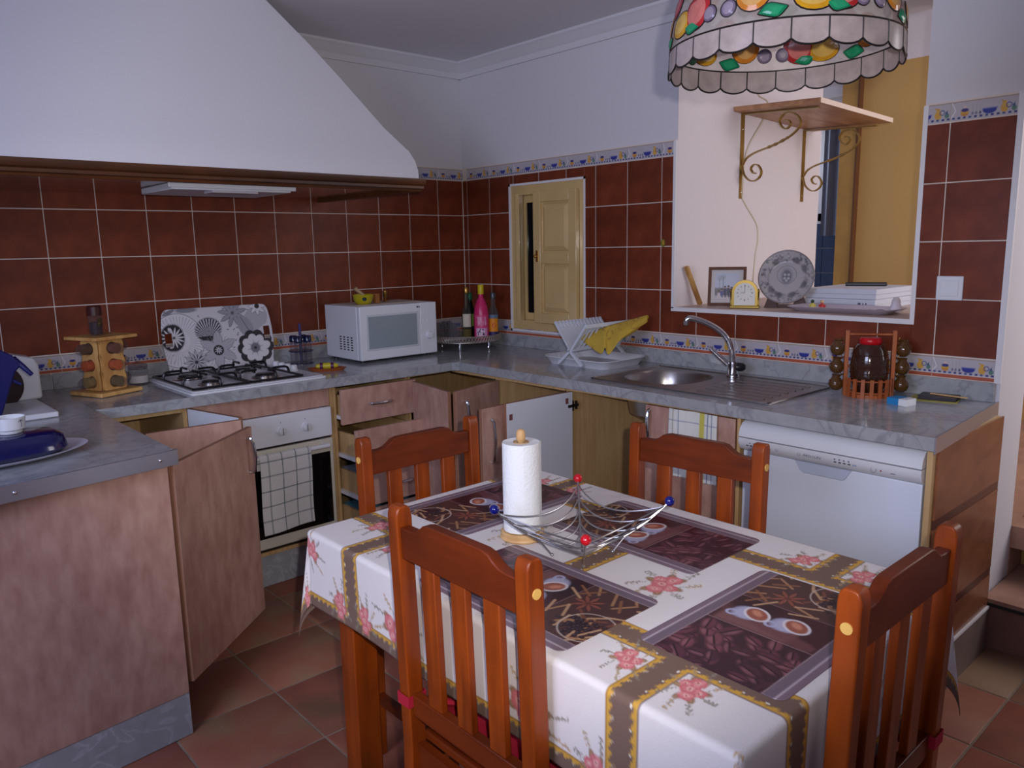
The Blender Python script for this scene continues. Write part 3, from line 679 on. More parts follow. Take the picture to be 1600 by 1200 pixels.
# ---- hood
hood_t = thing('extractor_hood', 'big white plaster chimney hood over the hob with brown wood trim', 'hood', (-2.05, 0, 1.71)); T = Matrix.Translation((2.05, 0, -1.71))
prof = [(1.752, -.950, -.885), (1.79, -.944, -.872), (1.83, -.944, -.852), (1.87, -.955, -.828), (1.92, -1.0, -.80), (1.968, -1.045, -.776), (2.175, -1.189, -.672), (2.306, -1.287, -.607), (2.5, -1.45, -.51)]
m = MB(); m.M = T
m.loft([[(-4.1-xr, 0-.011, z), (-4.1-xr, yf, z), (xr, yf, z), (xr, -.011, z)] for z, xr, yf in prof], True); m.build('canopy', plaster, hood_t, angle=35)
wtrim = WOOD('hood_trim_wood', (62, 34, 16), (96, 54, 24), 1, .35, stretch=(.05, 1, 1))
m = MB(); m.M = T
pr = [(-.868, 1.70), (-.872, 1.708), (-.884, 1.712), (-.884, 1.722), (-.897, 1.728), (-.902, 1.738), (-.902, 1.752), (-.855, 1.752), (-.855, 1.70)]
m.loft([[(x, y, z) for y, z in pr] for x in (-3.17, -.925)], True); m.build('front_trim', wtrim, hood_t, angle=30)
tb(-.965, -.855, 1.70, -.925, -.011, 1.752).build('side_trim', wtrim, hood_t); tb(-3.17, -.855, 1.70, -3.13, -.011, 1.752).build('side_trim', wtrim, hood_t)
tb(-3.13, -.855, 1.714, -.965, -.011, 1.74).build('underside', P('varnished_underside', (120, 70, 52), .1, coat=.5), hood_t)
ex = tb(-1.93, -.70, 1.688, -1.455, -.36, 1.7135).build('extractor', white_pl, hood_t, bevel=.004); tb(-1.945, -.715, 1.694, -1.44, -.70, 1.712).build('visor', white_en, hood_t, bevel=.003)
tb(-1.78, -.706, 1.680, -1.60, -.62, 1.688).build('switch_plate', P('pale_switches', (188, 184, 190), .4), hood_t)

# ---- hob
hb = thing('hob', 'white four-burner gas hob with black pan supports', 'hob', (-1.605, -.37, CT)); T = Matrix.Translation((1.605, .37, 0))
def R(t, x0, y0, x1, y1, r): return [(x+t[0], y+t[1]) for x, y in rrect(x1-x0, y1-y0, r, 4, (x0+x1)/2, (y0+y1)/2)]
m = MB(); m.prism(R((1.605, .37), -1.902, -.635, -1.305, -.115, .02), 0, .009).prism(R((1.605, .37), -1.892, -.625, -1.315, -.125, .02), .009, .014); m.build('plate', white_en, hb, bevel=.002)
gr = .0055
for gx0, gx1 in ((-1.885, -1.655), (-1.645, -1.415)):
    m = MB(); m.M = Matrix.Translation((1.605, .37, 0)); z = .022; y0, y1 = -.61, -.14
    m.tube([(gx0, y0, z), (gx1, y0, z), (gx1, y1, z), (gx0, y1, z), (gx0, y0, z)], gr, 6)
    cx = (gx0+gx1)/2
    for yc in (-.49, -.26):
        for dx, dy in ((1, 0), (-1, 0), (0, 1), (0, -1)):
            e = Vector((cx+dx*.112, yc+dy*.108, z)); i_ = Vector((cx+dx*.038, yc+dy*.038, z+.03)); mid = Vector((cx+dx*.095, yc+dy*.095, z+.03))
            m.tube(spline([e, e+Vector((-dx*.002, -dy*.002, .018)), mid, i_], 3), gr, 6)
    m.build('pan_support', black, hb)
for i, (x, y, r) in enumerate(((-1.77, -.49, .034), (-1.77, -.26, .048), (-1.53, -.49, .040), (-1.53, -.26, .034))):
    m = MB(); m.lathe([(r*1.5, .014), (r*1.45, .017), (r*1.1, .018), (r*1.1, .024), (.001, .024)], 28, (x+1.605, y+.37)); bb = m.build('burner', steel, hb)
    MB().lathe([(r, .024), (r, .030), (r*.9, .033), (.001, .034)], 28, (x+1.605, y+.37)).build('burner_cap', P('burner_cap_grey', (70, 68, 72), .3, .8), bb)
for i in range(4):
    MB().lathe([(.020, .014), (.020, .018), (.0165, .020), (.0155, .038), (.012, .041), (.001, .041)], 20, (-1.352+1.605, -.22-i*.062+.37)).build('knob', white_pl, hb)

# ---- dishwasher
dw = thing('dishwasher', 'white freestanding dishwasher under the end of the worktop', 'dishwasher', (-.33, -2.585, .0)); T = Matrix.Translation((.33, 2.585, 0))
tb(-.585, -2.882, .06, -.035, -2.288, .838).build('body', white_en, dw, bevel=.003)
tb(-.54, -2.87, .0, -.05, -2.30, .06).build('base', P('dishwasher_base', (150, 152, 160), .5), dw)
def ext(profile, y0, y1):
    m = MB(); m.M = T; m.loft([[(x, y0, z) for x, z in profile], [(x, y1, z) for x, z in profile]], True); return m
ext([(-.585, .12), (-.612, .12), (-.612, .741), (-.585, .741)], -2.882, -2.288).build('door', P('dishwasher_door_white', (222, 229, 242), .3), dw, bevel=.003)
ext([(-.585, .743), (-.614, .743), (-.628, .750), (-.641, .775), (-.640, .790), (-.585, .790)], -2.886, -2.284).build('control_panel', white_en, dw, angle=60)
ext([(-.585, .794), (-.640, .794), (-.634, .818), (-.618, .838), (-.595, .846), (-.585, .847)], -2.886, -2.284).build('top_lip', white_en, dw, angle=60)
ext([(-.585, .05), (-.600, .05), (-.600, .115), (-.585, .115)], -2.882, -2.288).build('kick_panel', white_en, dw)
pts = [(.0, 0), (.02, -.033), (.03, -.038), (.16, -.038), (.17, -.033), (.19, 0)]
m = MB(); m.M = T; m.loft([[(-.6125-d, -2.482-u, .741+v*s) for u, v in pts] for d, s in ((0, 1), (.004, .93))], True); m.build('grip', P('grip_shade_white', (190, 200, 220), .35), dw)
gm = P('print_grey', (110, 116, 130), .6); gd = P('print_dark', (40, 42, 56), .6); gl = P('print_blue_grey', (150, 162, 196), .6)
def pv(y, s):                         # a point on the sloping control panel
    z = .748+s*.024; return (-.6285-(z-.750)*.52-.0008, y, z)
def pmark(y, s, w, h, mat, name='mark'):
    a = pv(y, s); m = MB(); m.M = T; m.box(a[0]-.0003, y-w/2, a[2]-h/2, a[0]+.004, y+w/2, a[2]+h/2).build(name, mat, dw)
for y in (-2.318, -2.332, -2.346, -2.36, -2.374, -2.396): pmark(y, .75, .009 if y > -2.38 else .018, .0034, gd if y > -2.38 else gl)
for y in (-2.330, -2.344, -2.358, -2.396): pmark(y, 1.15, .006, .0028, gm)
for y in (-2.628, -2.643, -2.658, -2.673): pmark(y, .8, .008, .0034, gd); pmark(y, 1.2, .004, .004, gm)
pmark(-2.690, .8, .012, .0045, gl); pmark(-2.770, .75, .004, .004, P('red_led', (150, 40, 50), .4)); pmark(-2.805, .65, .014, .0022, gm)
def ring_on_panel(y, s, r, mat):
    a = pv(y, s); m = MB(); m.M = T; m.tube([(a[0]-.0004+ -math.sin(k*PI/12)*r*.45*0, a[1]+r*.8*math.cos(k*PI/12), a[2]+r*math.sin(k*PI/12)) for k in range(25)], .0005, 5); m.build('button', mat, dw)
ring_on_panel(-2.748, .8, .010, gm); ring_on_panel(-2.428, .9, .005, gm)
def text(name, body, size, parent, loc, rot, mat):
    cu = bpy.data.curves.new(name, 'FONT'); cu.body = body; cu.size = size; cu.extrude = .0002; cu.align_x = 'CENTER'; cu.align_y = 'CENTER'
    o = bpy.data.objects.new(name, cu); COL.objects.link(o)
    dg = bpy.context.evaluated_depsgraph_get(); dg.update(); me = bpy.data.meshes.new_from_object(o.evaluated_get(dg)); me.name = name
    COL.objects.unlink(o); bpy.data.objects.remove(o); me.materials.clear(); me.materials.append(mat)
    return place(me, name, parent, loc, rot)
a = pv(-2.552, .95); text('lettering', 'ARISTON', .0145, dw, (a[0]+.33-.0006, a[1]+2.585, a[2]), (math.radians(90), 0, math.radians(-90)), gm)
ring_on_panel(-2.508, .95, .0055, gm)

# ---- sink and tap
sk = thing('sink', 'stainless steel inset sink with round bowl and ribbed drainer', 'sink', (-.33, -1.94, CT)); T = Matrix.Translation((.33, 1.94, 0))
n = 40; cxs, cys = -.33, -1.755
def ringp(rx, ry, z, p=2.6):
    out = []
    for i in range(n):
        a = 2*PI*i/n; c, s = math.cos(a), math.sin(a); out.append((cxs+rx*abs(c)**(2/p)*(1 if c >= 0 else -1), cys+ry*abs(s)**(2/p)*(1 if s >= 0 else -1), z))
    return out
outer = [(-.565, -1.98), (-.565, -1.53), (-.095, -1.53), (-.095, -1.98)]
def sq(hx, hy, z):
    out = []
    for i in range(n):
        a = 2*PI*i/n; c, s = math.cos(a), math.sin(a); k = min(1/max(abs(c), 1e-6), 1/max(abs(s), 1e-6)); out.append((cxs+hx*c*k, cys+hy*s*k, z))
    return out
m = MB(); m.M = T
m.loft([sq(.235, .225, 0), sq(.235, .225, .004), ringp(.168, .172, .005), ringp(.162, .166, -.004), ringp(.155, .16, -.06), ringp(.14, .145, -.145), ringp(.10, .105, -.165), ringp(.03, .03, -.170)], False)
m.loft([ringp(.03, .03, -.170), ringp(.001, .001, -.170)], False)
m.loft([ringp(.104, .109, -.167), ringp(.144, .149, -.147), ringp(.159, .164, -.06), ringp(.166, .170, -.004)], False)
m.build('bowl', steel, sk, angle=50)
m = MB(); m.M = T; m.box(-.565, -2.355, 0, -.095, -1.9805, .004); m.build('drainer', steel, sk, bevel=.001)
for i in range(7):
    x = -.505+i*.055; m = MB(); m.M = T; m.loft([[(x-.006, y, .004), (x-.003, y, .0075), (x+.003, y, .0075), (x+.006, y, .004)] for y in (-2.30, -2.02)], True); m.build('rib', steel, sk)
for (a, b, c, d) in ((-.565, -2.355, -.095, -2.343), (-.565, -2.355, -.553, -1.53), (-.107, -2.355, -.095, -1.53), (-.565, -1.542, -.095, -1.53)):
    m = MB(); m.M = T; m.box(a, b, .004, c, d, .0075).build('rim', steel, sk, bevel=.001)
tp = thing('tap', 'chrome single-lever mixer tap with a swan-neck spout over the sink', 'tap', (-.145, -1.945, CT+.0055))
MB().lathe([(.027, 0), (.027, .006), (.022, .010), (.020, .045), (.022, .05), (.022, .062), (.001, .066)], 24).build('body', chrome, tp)
MB().tube(spline([(-.002, .0, .05), (-.004, .006, .11), (-.018, .026, .165), (-.045, .062, .205), (-.08, .105, .232), (-.108, .140, .243), (-.118, .152, .236), (-.119, .153, .215)], 6), [.013]*6+[.0115]*37, 14).build('spout', chrome, tp)
MB().tube([(-.014, .016, .05), (-.040, .045, .085), (-.062, .072, .118)], [.012, .011, .007], 10).build('lever', chrome, tp)
MB().tube([(.006, -.012, .04), (.018, -.036, .04), (.022, -.046, .04)], [.019, .017, .008], 14).build('side_cap', P('dark_cap', (26, 26, 30), .3), tp)
# ================================================================ table, cloth, chairs
pine = WOOD('varnished_pine', (104, 40, 6), (156, 68, 12), 1, .4, stretch=(1, 1, .12), coat=.12, freq=22, spec=.35)
pine_h = WOOD('varnished_pine_rail_shaded', (84, 30, 5), (122, 48, 9), 1, .4, stretch=(.12, 1, 1), coat=.12, freq=22, spec=.35)  # same pine, darker than the front-lit posts: shade put into the colour
dowel_m = P('pale_dowel', (226, 180, 96), .4)
cushion_m = P('red_cushion_cloth', (176, 20, 48), .85, bump=(120, .1))
X0, X1, Y0, Y1, TZ = -2.100, -1.325, -3.19, -1.965, .755
tb_ = thing('dining_table', 'pine dining table under the flowered cloth', 'table', ((X0+X1)/2, (Y0+Y1)/2, 0))
cxT, cyT = (X0+X1)/2, (Y0+Y1)/2
MB().box(X0-cxT+.004, Y0-cyT+.004, .725, X1-cxT-.004, Y1-cyT-.004, .7505).build('table_top', pine_h, tb_)
for sx in (-1, 1):
    for sy in (-1, 1):
        x, y = sx*(.39-.075), sy*(.6125-.075); MB().box(x-.035, y-.035, 0, x+.035, y+.035, .725).build('leg', pine, tb_, bevel=.004)
for sy in (-1, 1): MB().box(-.28, sy*.5375-.011, .635, .28, sy*.5375+.011, .725).build('apron', pine_h, tb_)
for sx in (-1, 1): MB().box(sx*.315-.011, -.50, .635, sx*.315+.011, .50, .725).build('apron', pine_h, tb_)

# ---- the cloth: flat pattern coordinates (U,V) about the table centre, draped over the edges
HX, HY = (X1-X0)/2, (Y1-Y0)/2; OVX, OVY = .205, .225
nx, ny, U, V = flat_uv(2*(HX+OVX), 2*(HY+OVY), .0036); U -= HX+OVX; V -= HY+OVY
c = Canvas(U, V, (222, 216, 214))
rng = random.Random(3)
BR = (116, 92, 80); YE = (206, 158, 62); DK = (96, 58, 44)
def band_mask(segs, w):
    m = np.zeros_like(U)
    for (x0, y0, x1, y1) in segs:
        dx, dy = x1-x0, y1-y0; t = np.clip(((U-x0)*dx+(V-y0)*dy)/(dx*dx+dy*dy), 0, 1); px, py = x0+t*dx, y0+t*dy
        m = np.maximum(m, w/2-np.maximum(abs(U-px), abs(V-py)))
    return m
a, b = .235, .415; EX, EY = HX+OVX, HY+OVY
segs = []
for sx in (-1, 1):
    for sy in (-1, 1):
        segs += [(sx*a, sy*.20, sx*a, sy*EY), (sx*a, sy*b, sx*EX, sy*b), (sx*EX, sy*EY, sx*EX, -sy*EY), (sx*EX, sy*EY, -sx*EX, sy*EY)]
segs += [(-.10, -.02, .16, -.02)]
d = np.full_like(U, -9.0)
for (x0, y0, x1, y1) in segs:
    hem = (abs(x0) > HX and abs(x1) > HX) or (abs(y0) > HY and abs(y1) > HY); w = .075 if hem else .066
    dx, dy = x1-x0, y1-y0; t = np.clip(((U-x0)*dx+(V-y0)*dy)/(dx*dx+dy*dy), 0, 1); px, py = x0+t*dx, y0+t*dy
    d = np.maximum(d, w/2-np.maximum(abs(U-px), abs(V-py)))
c.blend(np.clip((d+.002)/.002, 0, 1), DK); c.blend(np.clip(d/.003, 0, 1), YE)
ph = (U*1.0+V*1.0)
sc = .009+.0035*np.sin(ph*2*PI/.021)
c.blend(np.clip((d-sc)/.003, 0, 1), BR)
c.blend(np.clip((d-.012)/.0015, 0, 1)*np.clip((.0165-d)/.0015, 0, 1)*(np.sin(ph*2*PI/.042+1.2) > .93), (232, 226, 214))
def rose(cx, cy, s, ang=0):
    R_ = lambda x, y: (cx+s*(x*math.cos(ang)-y*math.sin(ang)), cy+s*(x*math.sin(ang)+y*math.cos(ang)))
    for k in range(8):                                   # thin leafy sprigs
        t = k*2*PI/8+.3; x0, y0 = R_(.6*math.cos(t), .5*math.sin(t)); x1, y1 = R_(1.5*math.cos(t+.2), 1.0*math.sin(t+.2))
        c.line((x0, y0), (x1, y1), .0026, (150, 140, 124), .8)
        for q in (.45, .7, .95):
            lx, ly = x0+(x1-x0)*q, y0+(y1-y0)*q
            for sd in (-1, 1): c.ell(lx+sd*s*.07*math.sin(t), ly-sd*s*.07*math.cos(t), s*.07, s*.03, t+sd*.7, (126, 116, 104) if k % 3 else (186, 150, 92), soft=.6, a=.85)
    for t in (.3, 1.5, 2.7, 3.6, 4.7, 5.8):                   # leaves close round the blooms
        x, y = R_(.62*math.cos(t), .46*math.sin(t)); c.ell(x, y, s*.24, s*.14, t+ang, (150, 116, 88), soft=.4); c.ell(x, y, s*.14, s*.04, t+ang, (180, 146, 108), soft=.6)
    for (x, y, r) in ((0, .05, .34), (-.42, 0, .28), (.42, -.05, .30), (-.1, -.31, .24), (.25, .30, .22)):
        px, py = R_(x, y); r *= s; c.ell(px, py, r, r, 0, (196, 100, 106))
        for k in range(5): tt = k*1.257+x*5; c.ell(px+r*.5*math.cos(tt), py+r*.5*math.sin(tt), r*.42, r*.42, 0, (220, 140, 140) if k % 2 else (208, 118, 122), soft=.4)
        c.ell(px, py, r*.36, r*.36, 0, (228, 178, 168), soft=.5); c.ell(px, py, r*.16, r*.16, 0, (178, 84, 84), soft=.5)
RO = [(-.02, -.21, .068, 0), (-.02, .22, .068, 0), (-.305, -.35, .048, .6), (-.305, -.48, .05, .2), (.305, -.35, .048, -.6), (.305, -.48, .05, 0), (-.305, .36, .048, 0), (-.25, .51, .05, 0), (.305, .36, .048, 0), (.305, .49, .05, 0),
      (-.50, -.66, .085, 0), (-.52, .22, .07, 1.5), (-.52, -.2, .07, 1.5), (-.55, .36, .05, 0), (-.55, .47, .05, 0), (-.56, -.36, .05, 0), (-.57, .68, .05, 0), (-.3, .70, .06, 0), (-.1, .70, .06, 0), (.52, 0, .07, 1.5), (.52, .66, .08, 0), (.5, -.66, .08, 0), (0, -.72, .07, 0), (.25, .72, .06, 0), (-.48, .74, .045, 0), (-.44, .60, .05, 1)]
for q in RO: rose(*q)
# drape
ex = np.maximum(abs(U)-HX, 0); ey = np.maximum(abs(V)-HY, 0); sx = np.sign(U); sy = np.sign(V)
px = np.clip(U, -HX, HX); py = np.clip(V, -HY, HY); rr_ = np.hypot(ex, ey)
ROLL_R = .012
def fold(e):                                             # rounded bend over the table edge: (outward, down)
    th = np.minimum(e/ROLL_R, PI/2); o = ROLL_R*np.sin(th); dn = ROLL_R*(1-np.cos(th)); rest = np.maximum(e-ROLL_R*PI/2, 0)
    return o+rest*.0, dn+rest*.998
o, dn = fold(rr_)
ang_ = np.arctan2(ey, np.maximum(ex, 1e-9)); corner = (ex > 0) & (ey > 0)
ca, sa = np.where(rr_ > 1e-9, ex/np.maximum(rr_, 1e-9), 0), np.where(rr_ > 1e-9, ey/np.maximum(rr_, 1e-9), 0)
fl = np.sin(2*ang_)**2*corner                             # the corner stands out as a soft fold
ripple = .004*np.sin(V*11+.6)*(ex > 0)*(ey == 0)+.006*np.sin(U*12)*(ey > 0)*(ex == 0)
rest = np.maximum(rr_-.03, 0)
pinch = fl*rest*.15
ox = sx*(o*ca+ripple*np.minimum(ex/.2, 1)*(ey == 0)+pinch*.72); oy = sy*(o*sa+ripple*np.minimum(ey/.2, 1)*(ex == 0)+pinch*.72)
zz = TZ-dn*(1-.01*fl)+.0*U
pos = np.stack([px+ox+cxT, py+oy+cyT, zz], -1)
pos -= np.array([cxT, cyT, TZ])
cloth_m = VCOL('printed_cotton', .9, bump=(260, .12))
me = grid_mesh('tablecloth', nx, ny, pos, c.c, cloth_m)
o_ = place(me, 'tablecloth', None, (cxT, cyT, TZ)); tag(o_, 'cream tablecloth with pink roses and brown bands on the dining table', 'tablecloth')
so = o_.modifiers.new('thickness', 'SOLIDIFY'); so.thickness = .0012; so.offset = -1

# ---- placemats: coffee photographs printed on plastic
mw, mh = .43, .285
nx, ny, U, V = flat_uv(mw, mh, .0019); c = Canvas(U, V, (138, 120, 132))
for v0, sgn in ((0, 1), (mh, -1)):
    f = lambda a, b, col: c.rect(-1, min(v0+sgn*a, v0+sgn*b), 1, max(v0+sgn*a, v0+sgn*b), col, .0015)
    f(0, .012, (124, 104, 116)); f(.012, .017, (176, 162, 170)); f(.017, .036, (112, 96, 108)); f(.036, .0375, (170, 150, 156))
p0, p1 = .0375, mh-.0375
# beans
c.rect(-1, p0, .165, p1, (54, 24, 36), .001)
for k in range(46):
    x, y, s, t = rng.uniform(-.005, .155), rng.uniform(p0, p1), rng.uniform(.020, .029), rng.gauss(1.2, .8)
    c.ell(x, y, s, s*.62, t, (30, 12, 20), soft=.3); c.ell(x, y, s*.92, s*.55, t, rng.choice([(98, 50, 62), (84, 42, 56), (112, 62, 72), (70, 34, 48)]), soft=.45)
    c.ell(x-s*.2*math.sin(t), y+s*.2*math.cos(t), s*.55, s*.18, t, (146, 98, 104), soft=.9, a=.5)
    c.line((x-s*.8*math.cos(t), y-s*.8*math.sin(t)), (x+s*.8*math.cos(t), y+s*.8*math.sin(t)), s*.14, (42, 16, 24))
# cups
c.rect(.165, -1, .29, 1, (58, 26, 34), .001, 0); c.rect(.165, p0, .29, p1, (60, 24, 32), .001)
c.rect(.168, p0+.05, .225, p1-.01, (126, 84, 84), .012, .8); c.line((.18, p0+.02), (.225, p1), .03, (104, 62, 66), .8); c.ell(.26, .2, .05, .05, 0, (44, 18, 28), soft=.8)
for (x, y) in ((.238, .105), (.232, .182)):
    c.ell(x-.008, y+.022, .027, .024, 0, (150, 148, 176), soft=.25); c.ell(x-.006, y+.012, .027, .026, 0, (170, 170, 196), soft=.3); c.ring(x-.022, y+.04, .010, .006, (170, 172, 200))
    c.ell(x, y, .0305, .0235, .9, (216, 210, 216), soft=.12); c.ell(x, y, .0255, .0185, .9, (150, 84, 66), soft=.2); c.ell(x+.004, y+.002, .014, .008, .9, (196, 130, 104), soft=.6)
c.rect(.1645, p0, .166, p1, (150, 120, 124), .001); c.rect(.289, p0, .2905, p1, (150, 120, 124), .001)
# spices
c.rect(.2905, p0, 1, p1, (74, 46, 44), .001)
for k in range(26): x, y, t = rng.uniform(.29, .43), rng.uniform(p0, p1), rng.uniform(-.5, .5)+(.9 if k % 2 else 2.2); c.line((x, y), (x+.05*math.cos(t), y+.05*math.sin(t)), .006, rng.choice([(168, 124, 88), (140, 92, 62), (120, 70, 52), (188, 150, 116)]), .9)
for k in range(60): x, y = .385+rng.gauss(0, .02), .095+rng.gauss(0, .02); c.ell(x, y, .006, .005, 0, (34, 20, 28), soft=.4); c.ell(x-.001, y+.001, .002, .002, 0, (92, 74, 84), soft=.8)
c.ring(.40, .10, .055, .003, (186, 170, 160), .9)
c.petals(.335, .175, .036, 8, .13, (136, 76, 62), (52, 26, 26)); c.ell(.335, .175, .006, .006, 0, (96, 50, 42))
c.rect(.2905, -1, 1, p0-.0015, (112, 96, 108), .001, 0)
for v0, sgn in ((0, 1), (mh, -1)):
    f = lambda a, b, col: c.rect(-1, min(v0+sgn*a, v0+sgn*b), 1, max(v0+sgn*a, v0+sgn*b), col, .0015)
    f(-1, .012, (124, 104, 116)); f(.012, .017, (176, 162, 170)); f(.017, .036, (112, 96, 108)); f(.036, .0375, (170, 150, 156))
pos = np.stack([U-mw/2, V-mh/2, np.zeros_like(U)], -1)
# rounded corners
rc_ = .018; dx = np.maximum(abs(pos[..., 0])-(mw/2-rc_), 0); dy = np.maximum(abs(pos[..., 1])-(mh/2-rc_), 0); dd = np.hypot(dx, dy); k = np.where(dd > rc_, rc_/np.maximum(dd, 1e-9), 1)
pos[..., 0] -= np.sign(pos[..., 0])*dx*(1-k); pos[..., 1] -= np.sign(pos[..., 1])*dy*(1-k)
mat_me = grid_mesh('placemat', nx, ny, pos, c.c, VCOL('printed_plastic', .35))
for loc, rz, lab in (((-1.735, -3.035), 0, 'coffee-print placemat at the end of the table facing the stairs'), ((-1.945, -2.62), -PI/2, 'coffee-print placemat on the long side of the table across from the sink'),
                     ((-1.512, -2.588), PI/2, 'coffee-print placemat partly under the wire basket, on the sink side'), ((-1.637, -2.135), PI, 'coffee-print placemat behind the paper towel roll, at the oven end')):
    o_ = place(mat_me, 'placemat', None, (loc[0], loc[1], TZ+.0016), (0, 0, rz)); tag(o_, lab, 'placemat', 'coffee placemats on the table')
    so = o_.modifiers.new('thickness', 'SOLIDIFY'); so.thickness = .001; so.offset = -1

# ---- chairs
def make_chair():
    t = thing('dining_chair', '', 'chair', (0, 0, 0), 0, 'pine dining chairs')
    XP = .189; yb = lambda z: -.19-.014*max(0, (z-.42))/.53 if z > .42 else -.19-.012*(.42-z)/.42
    for s in (-1, 1):                                   # rear posts with domed tops
        m = MB(); zs = [0, .42, .60, .80, .922]; w, dp = .033, .038; x = s*XP
        rings = [[(x-w/2, yb(z)-dp/2, z), (x+w/2, yb(z)-dp/2, z), (x+w/2, yb(z)+dp/2, z), (x-w/2, yb(z)+dp/2, z)] for z in zs]
        y = yb(.935); rings += [[(x-w/2, y-dp/2*k, zt), (x+w/2, y-dp/2*k, zt), (x+w/2, y+dp/2*k, zt), (x-w/2, y+dp/2*k, zt)] for k, zt in ((.97, .932), (.8, .943), (.5, .949))]
        m.loft(rings, True); p_ = m.build('rear_post', pine, t, bevel=.003, angle=30)
        for z in (.888, .517):
            MB().cyl((x+s*(w/2-.001), yb(z), z), (x+s*(w/2+.0022), yb(z), z), .0095, 14).build('dowel', dowel_m, p_)
        MB().box(x-.017, .128, 0, x+.017, .162, .425).build('front_leg', pine, t, bevel=.003)
        MB().box(x-.010, -.17, .36, x+.010, .13, .425).build('side_apron', pine_h, t); MB().box(x-.009, -.18, .17, x+.009, .13, .20).build('stretcher', pine_h, t)
    # top rail with shouldered outline
    pts = [(-XP+.016, .842), (-XP+.016, .908), (-.14, .908), (-.124, .911), (-.11, .919), (-.097, .929), (-.08, .933), (.08, .933), (.097, .929), (.11, .919), (.124, .911), (.14, .908), (XP-.016, .908), (XP-.016, .842)]
    m = MB(); dp = .024; m.loft([[(x, yb(z)+s_*dp/2, z) for x, z in pts] for s_ in (-1, 1)], True); m.build('top_rail', pine_h, t, bevel=.0025, angle=25)
    m = MB(); m.loft([[(x, yb(z)+s_*.011, z) for x, z in ((-XP+.016, .492), (XP-.016, .492), (XP-.016, .540), (-XP+.016, .540))] for s_ in (-1, 1)], True); m.build('lower_rail', pine_h, t, bevel=.002)
    for x in (-.095, 0, .095):
        m = MB(); m.loft([[(x-.022, yb(z)-.008, z), (x+.022, yb(z)-.008, z), (x+.022, yb(z)+.008, z), (x-.022, yb(z)+.008, z)] for z in (.539, .66, .843)], True); m.build('slat', pine, t, bevel=.002)
    MB().box(-.178, -.175, .425, .178, .165, .445).box(-.205, -.155, .425, .205, .165, .445).build('seat', pine_h, t, bevel=.004)
    MB().box(-.178, .139, .36, .178, .157, .425).build('front_apron', pine_h, t); MB().box(-.178, -.196, .36, .178, -.178, .425).build('rear_apron', pine_h, t)
    m = MB(); m.loft([[(x*k, y*k, z) for x, y in rrect(.37, .33, .06, 5, 0, .0)] for k, z in ((.9, .446), (1, .456), (1, .474), (.9, .487), (.5, .492))], True); cu = m.build('cushion', cushion_m, t, angle=70)
    for s in (-1, 1):
        m = MB(); x = s*XP; z = .525; y = yb(z); a, b = .020, .0225
        m.loft([[(x-a, y-b, zz_), (x+a, y-b, zz_), (x+a, y+b, zz_), (x-a, y+b, zz_)] for zz_ in (z-.012, z+.014)], False)
        m.tube([(x-s*.02, y+.03, z), (x-s*.05, y+.05, z-.012), (x-s*.06, y+.075, z-.022)], [.011, .008, .006], 6); m.build('tie', cushion_m, cu)
    return t
ch = make_chair(); 
lab = lambda s: 'orange pine dining chair with slatted back '+s
spots = [((-1.948, -2.637, 0), -PI/2, lab('on the table side across from the sink')), ((-1.698, -3.045, 0), 0, lab('at the table end facing the stairs')),
         ((-1.712, -2.105, 0), PI, lab('at the table end by the oven')), ((-1.438, -2.532, 0), PI/2+math.radians(4), lab('on the sink side of the table'))]
for i, (loc, rz, lb) in enumerate(spots):
    if i == 0: ch.location = loc; ch.rotation_euler = (0, 0, rz); ch['label'] = lb
    else: dup(ch, loc, rz, lb)

# ---- paper towel roll on its stand
rl = thing('paper_towel_holder', 'wooden paper towel stand on the table', 'holder', (-1.757, -2.383, TZ+.0015))
lw = WOOD('light_pine', (204, 160, 104), (228, 190, 136), 1, .5)
m = MB(); m.lathe([(.052, 0), (.0545, .004), (.053, .008), (.051, .009), (.052, .012), (.0525, .017), (.049, .020), (.001, .020)], 36); m.build('base', lw, rl)
MB().lathe([(.008, .02), (.008, .240), (.0105, .243), (.0115, .252), (.0105, .262), (.007, .268), (.001, .270)], 18).build('spindle', lw, rl)
pr_ = thing('paper_towel_roll', 'white kitchen paper roll standing on the wooden stand', 'paper roll', (-1.757, -2.383, TZ+.022))
paper = P('white_tissue', (238, 240, 240), .95, bump=(150, .25))
n = 48; rings = []
prof = [(.019, .002), (.019, .216), (.0445, .218), (.0455, .215), (.0455, .002)]
MB().lathe(prof+[prof[0]], n, cap=False).build('roll', paper, pr_, angle=50)
MB().lathe([(.0178, .0), (.0178, .219), (.019, .219), (.019, 0), (.0178, 0)], 24, cap=False).build('core', P('cardboard', (176, 146, 112), .9), pr_)
fd = _r2.normalized(); m = MB(); pts = [(.0457*math.cos(t), .0457*math.sin(t)) for t in np.linspace(-2.2, -.75, 12)]+[(.0457*math.cos(-.75)+.006, .0457*math.sin(-.75)+.003)]
m.loft([[(x, y, z) for x, y in pts]+[(x*.985, y*.985, z) for x, y in pts[::-1]] for z in (.003, .219)], True); m.build('loose_sheet', paper, pr_)

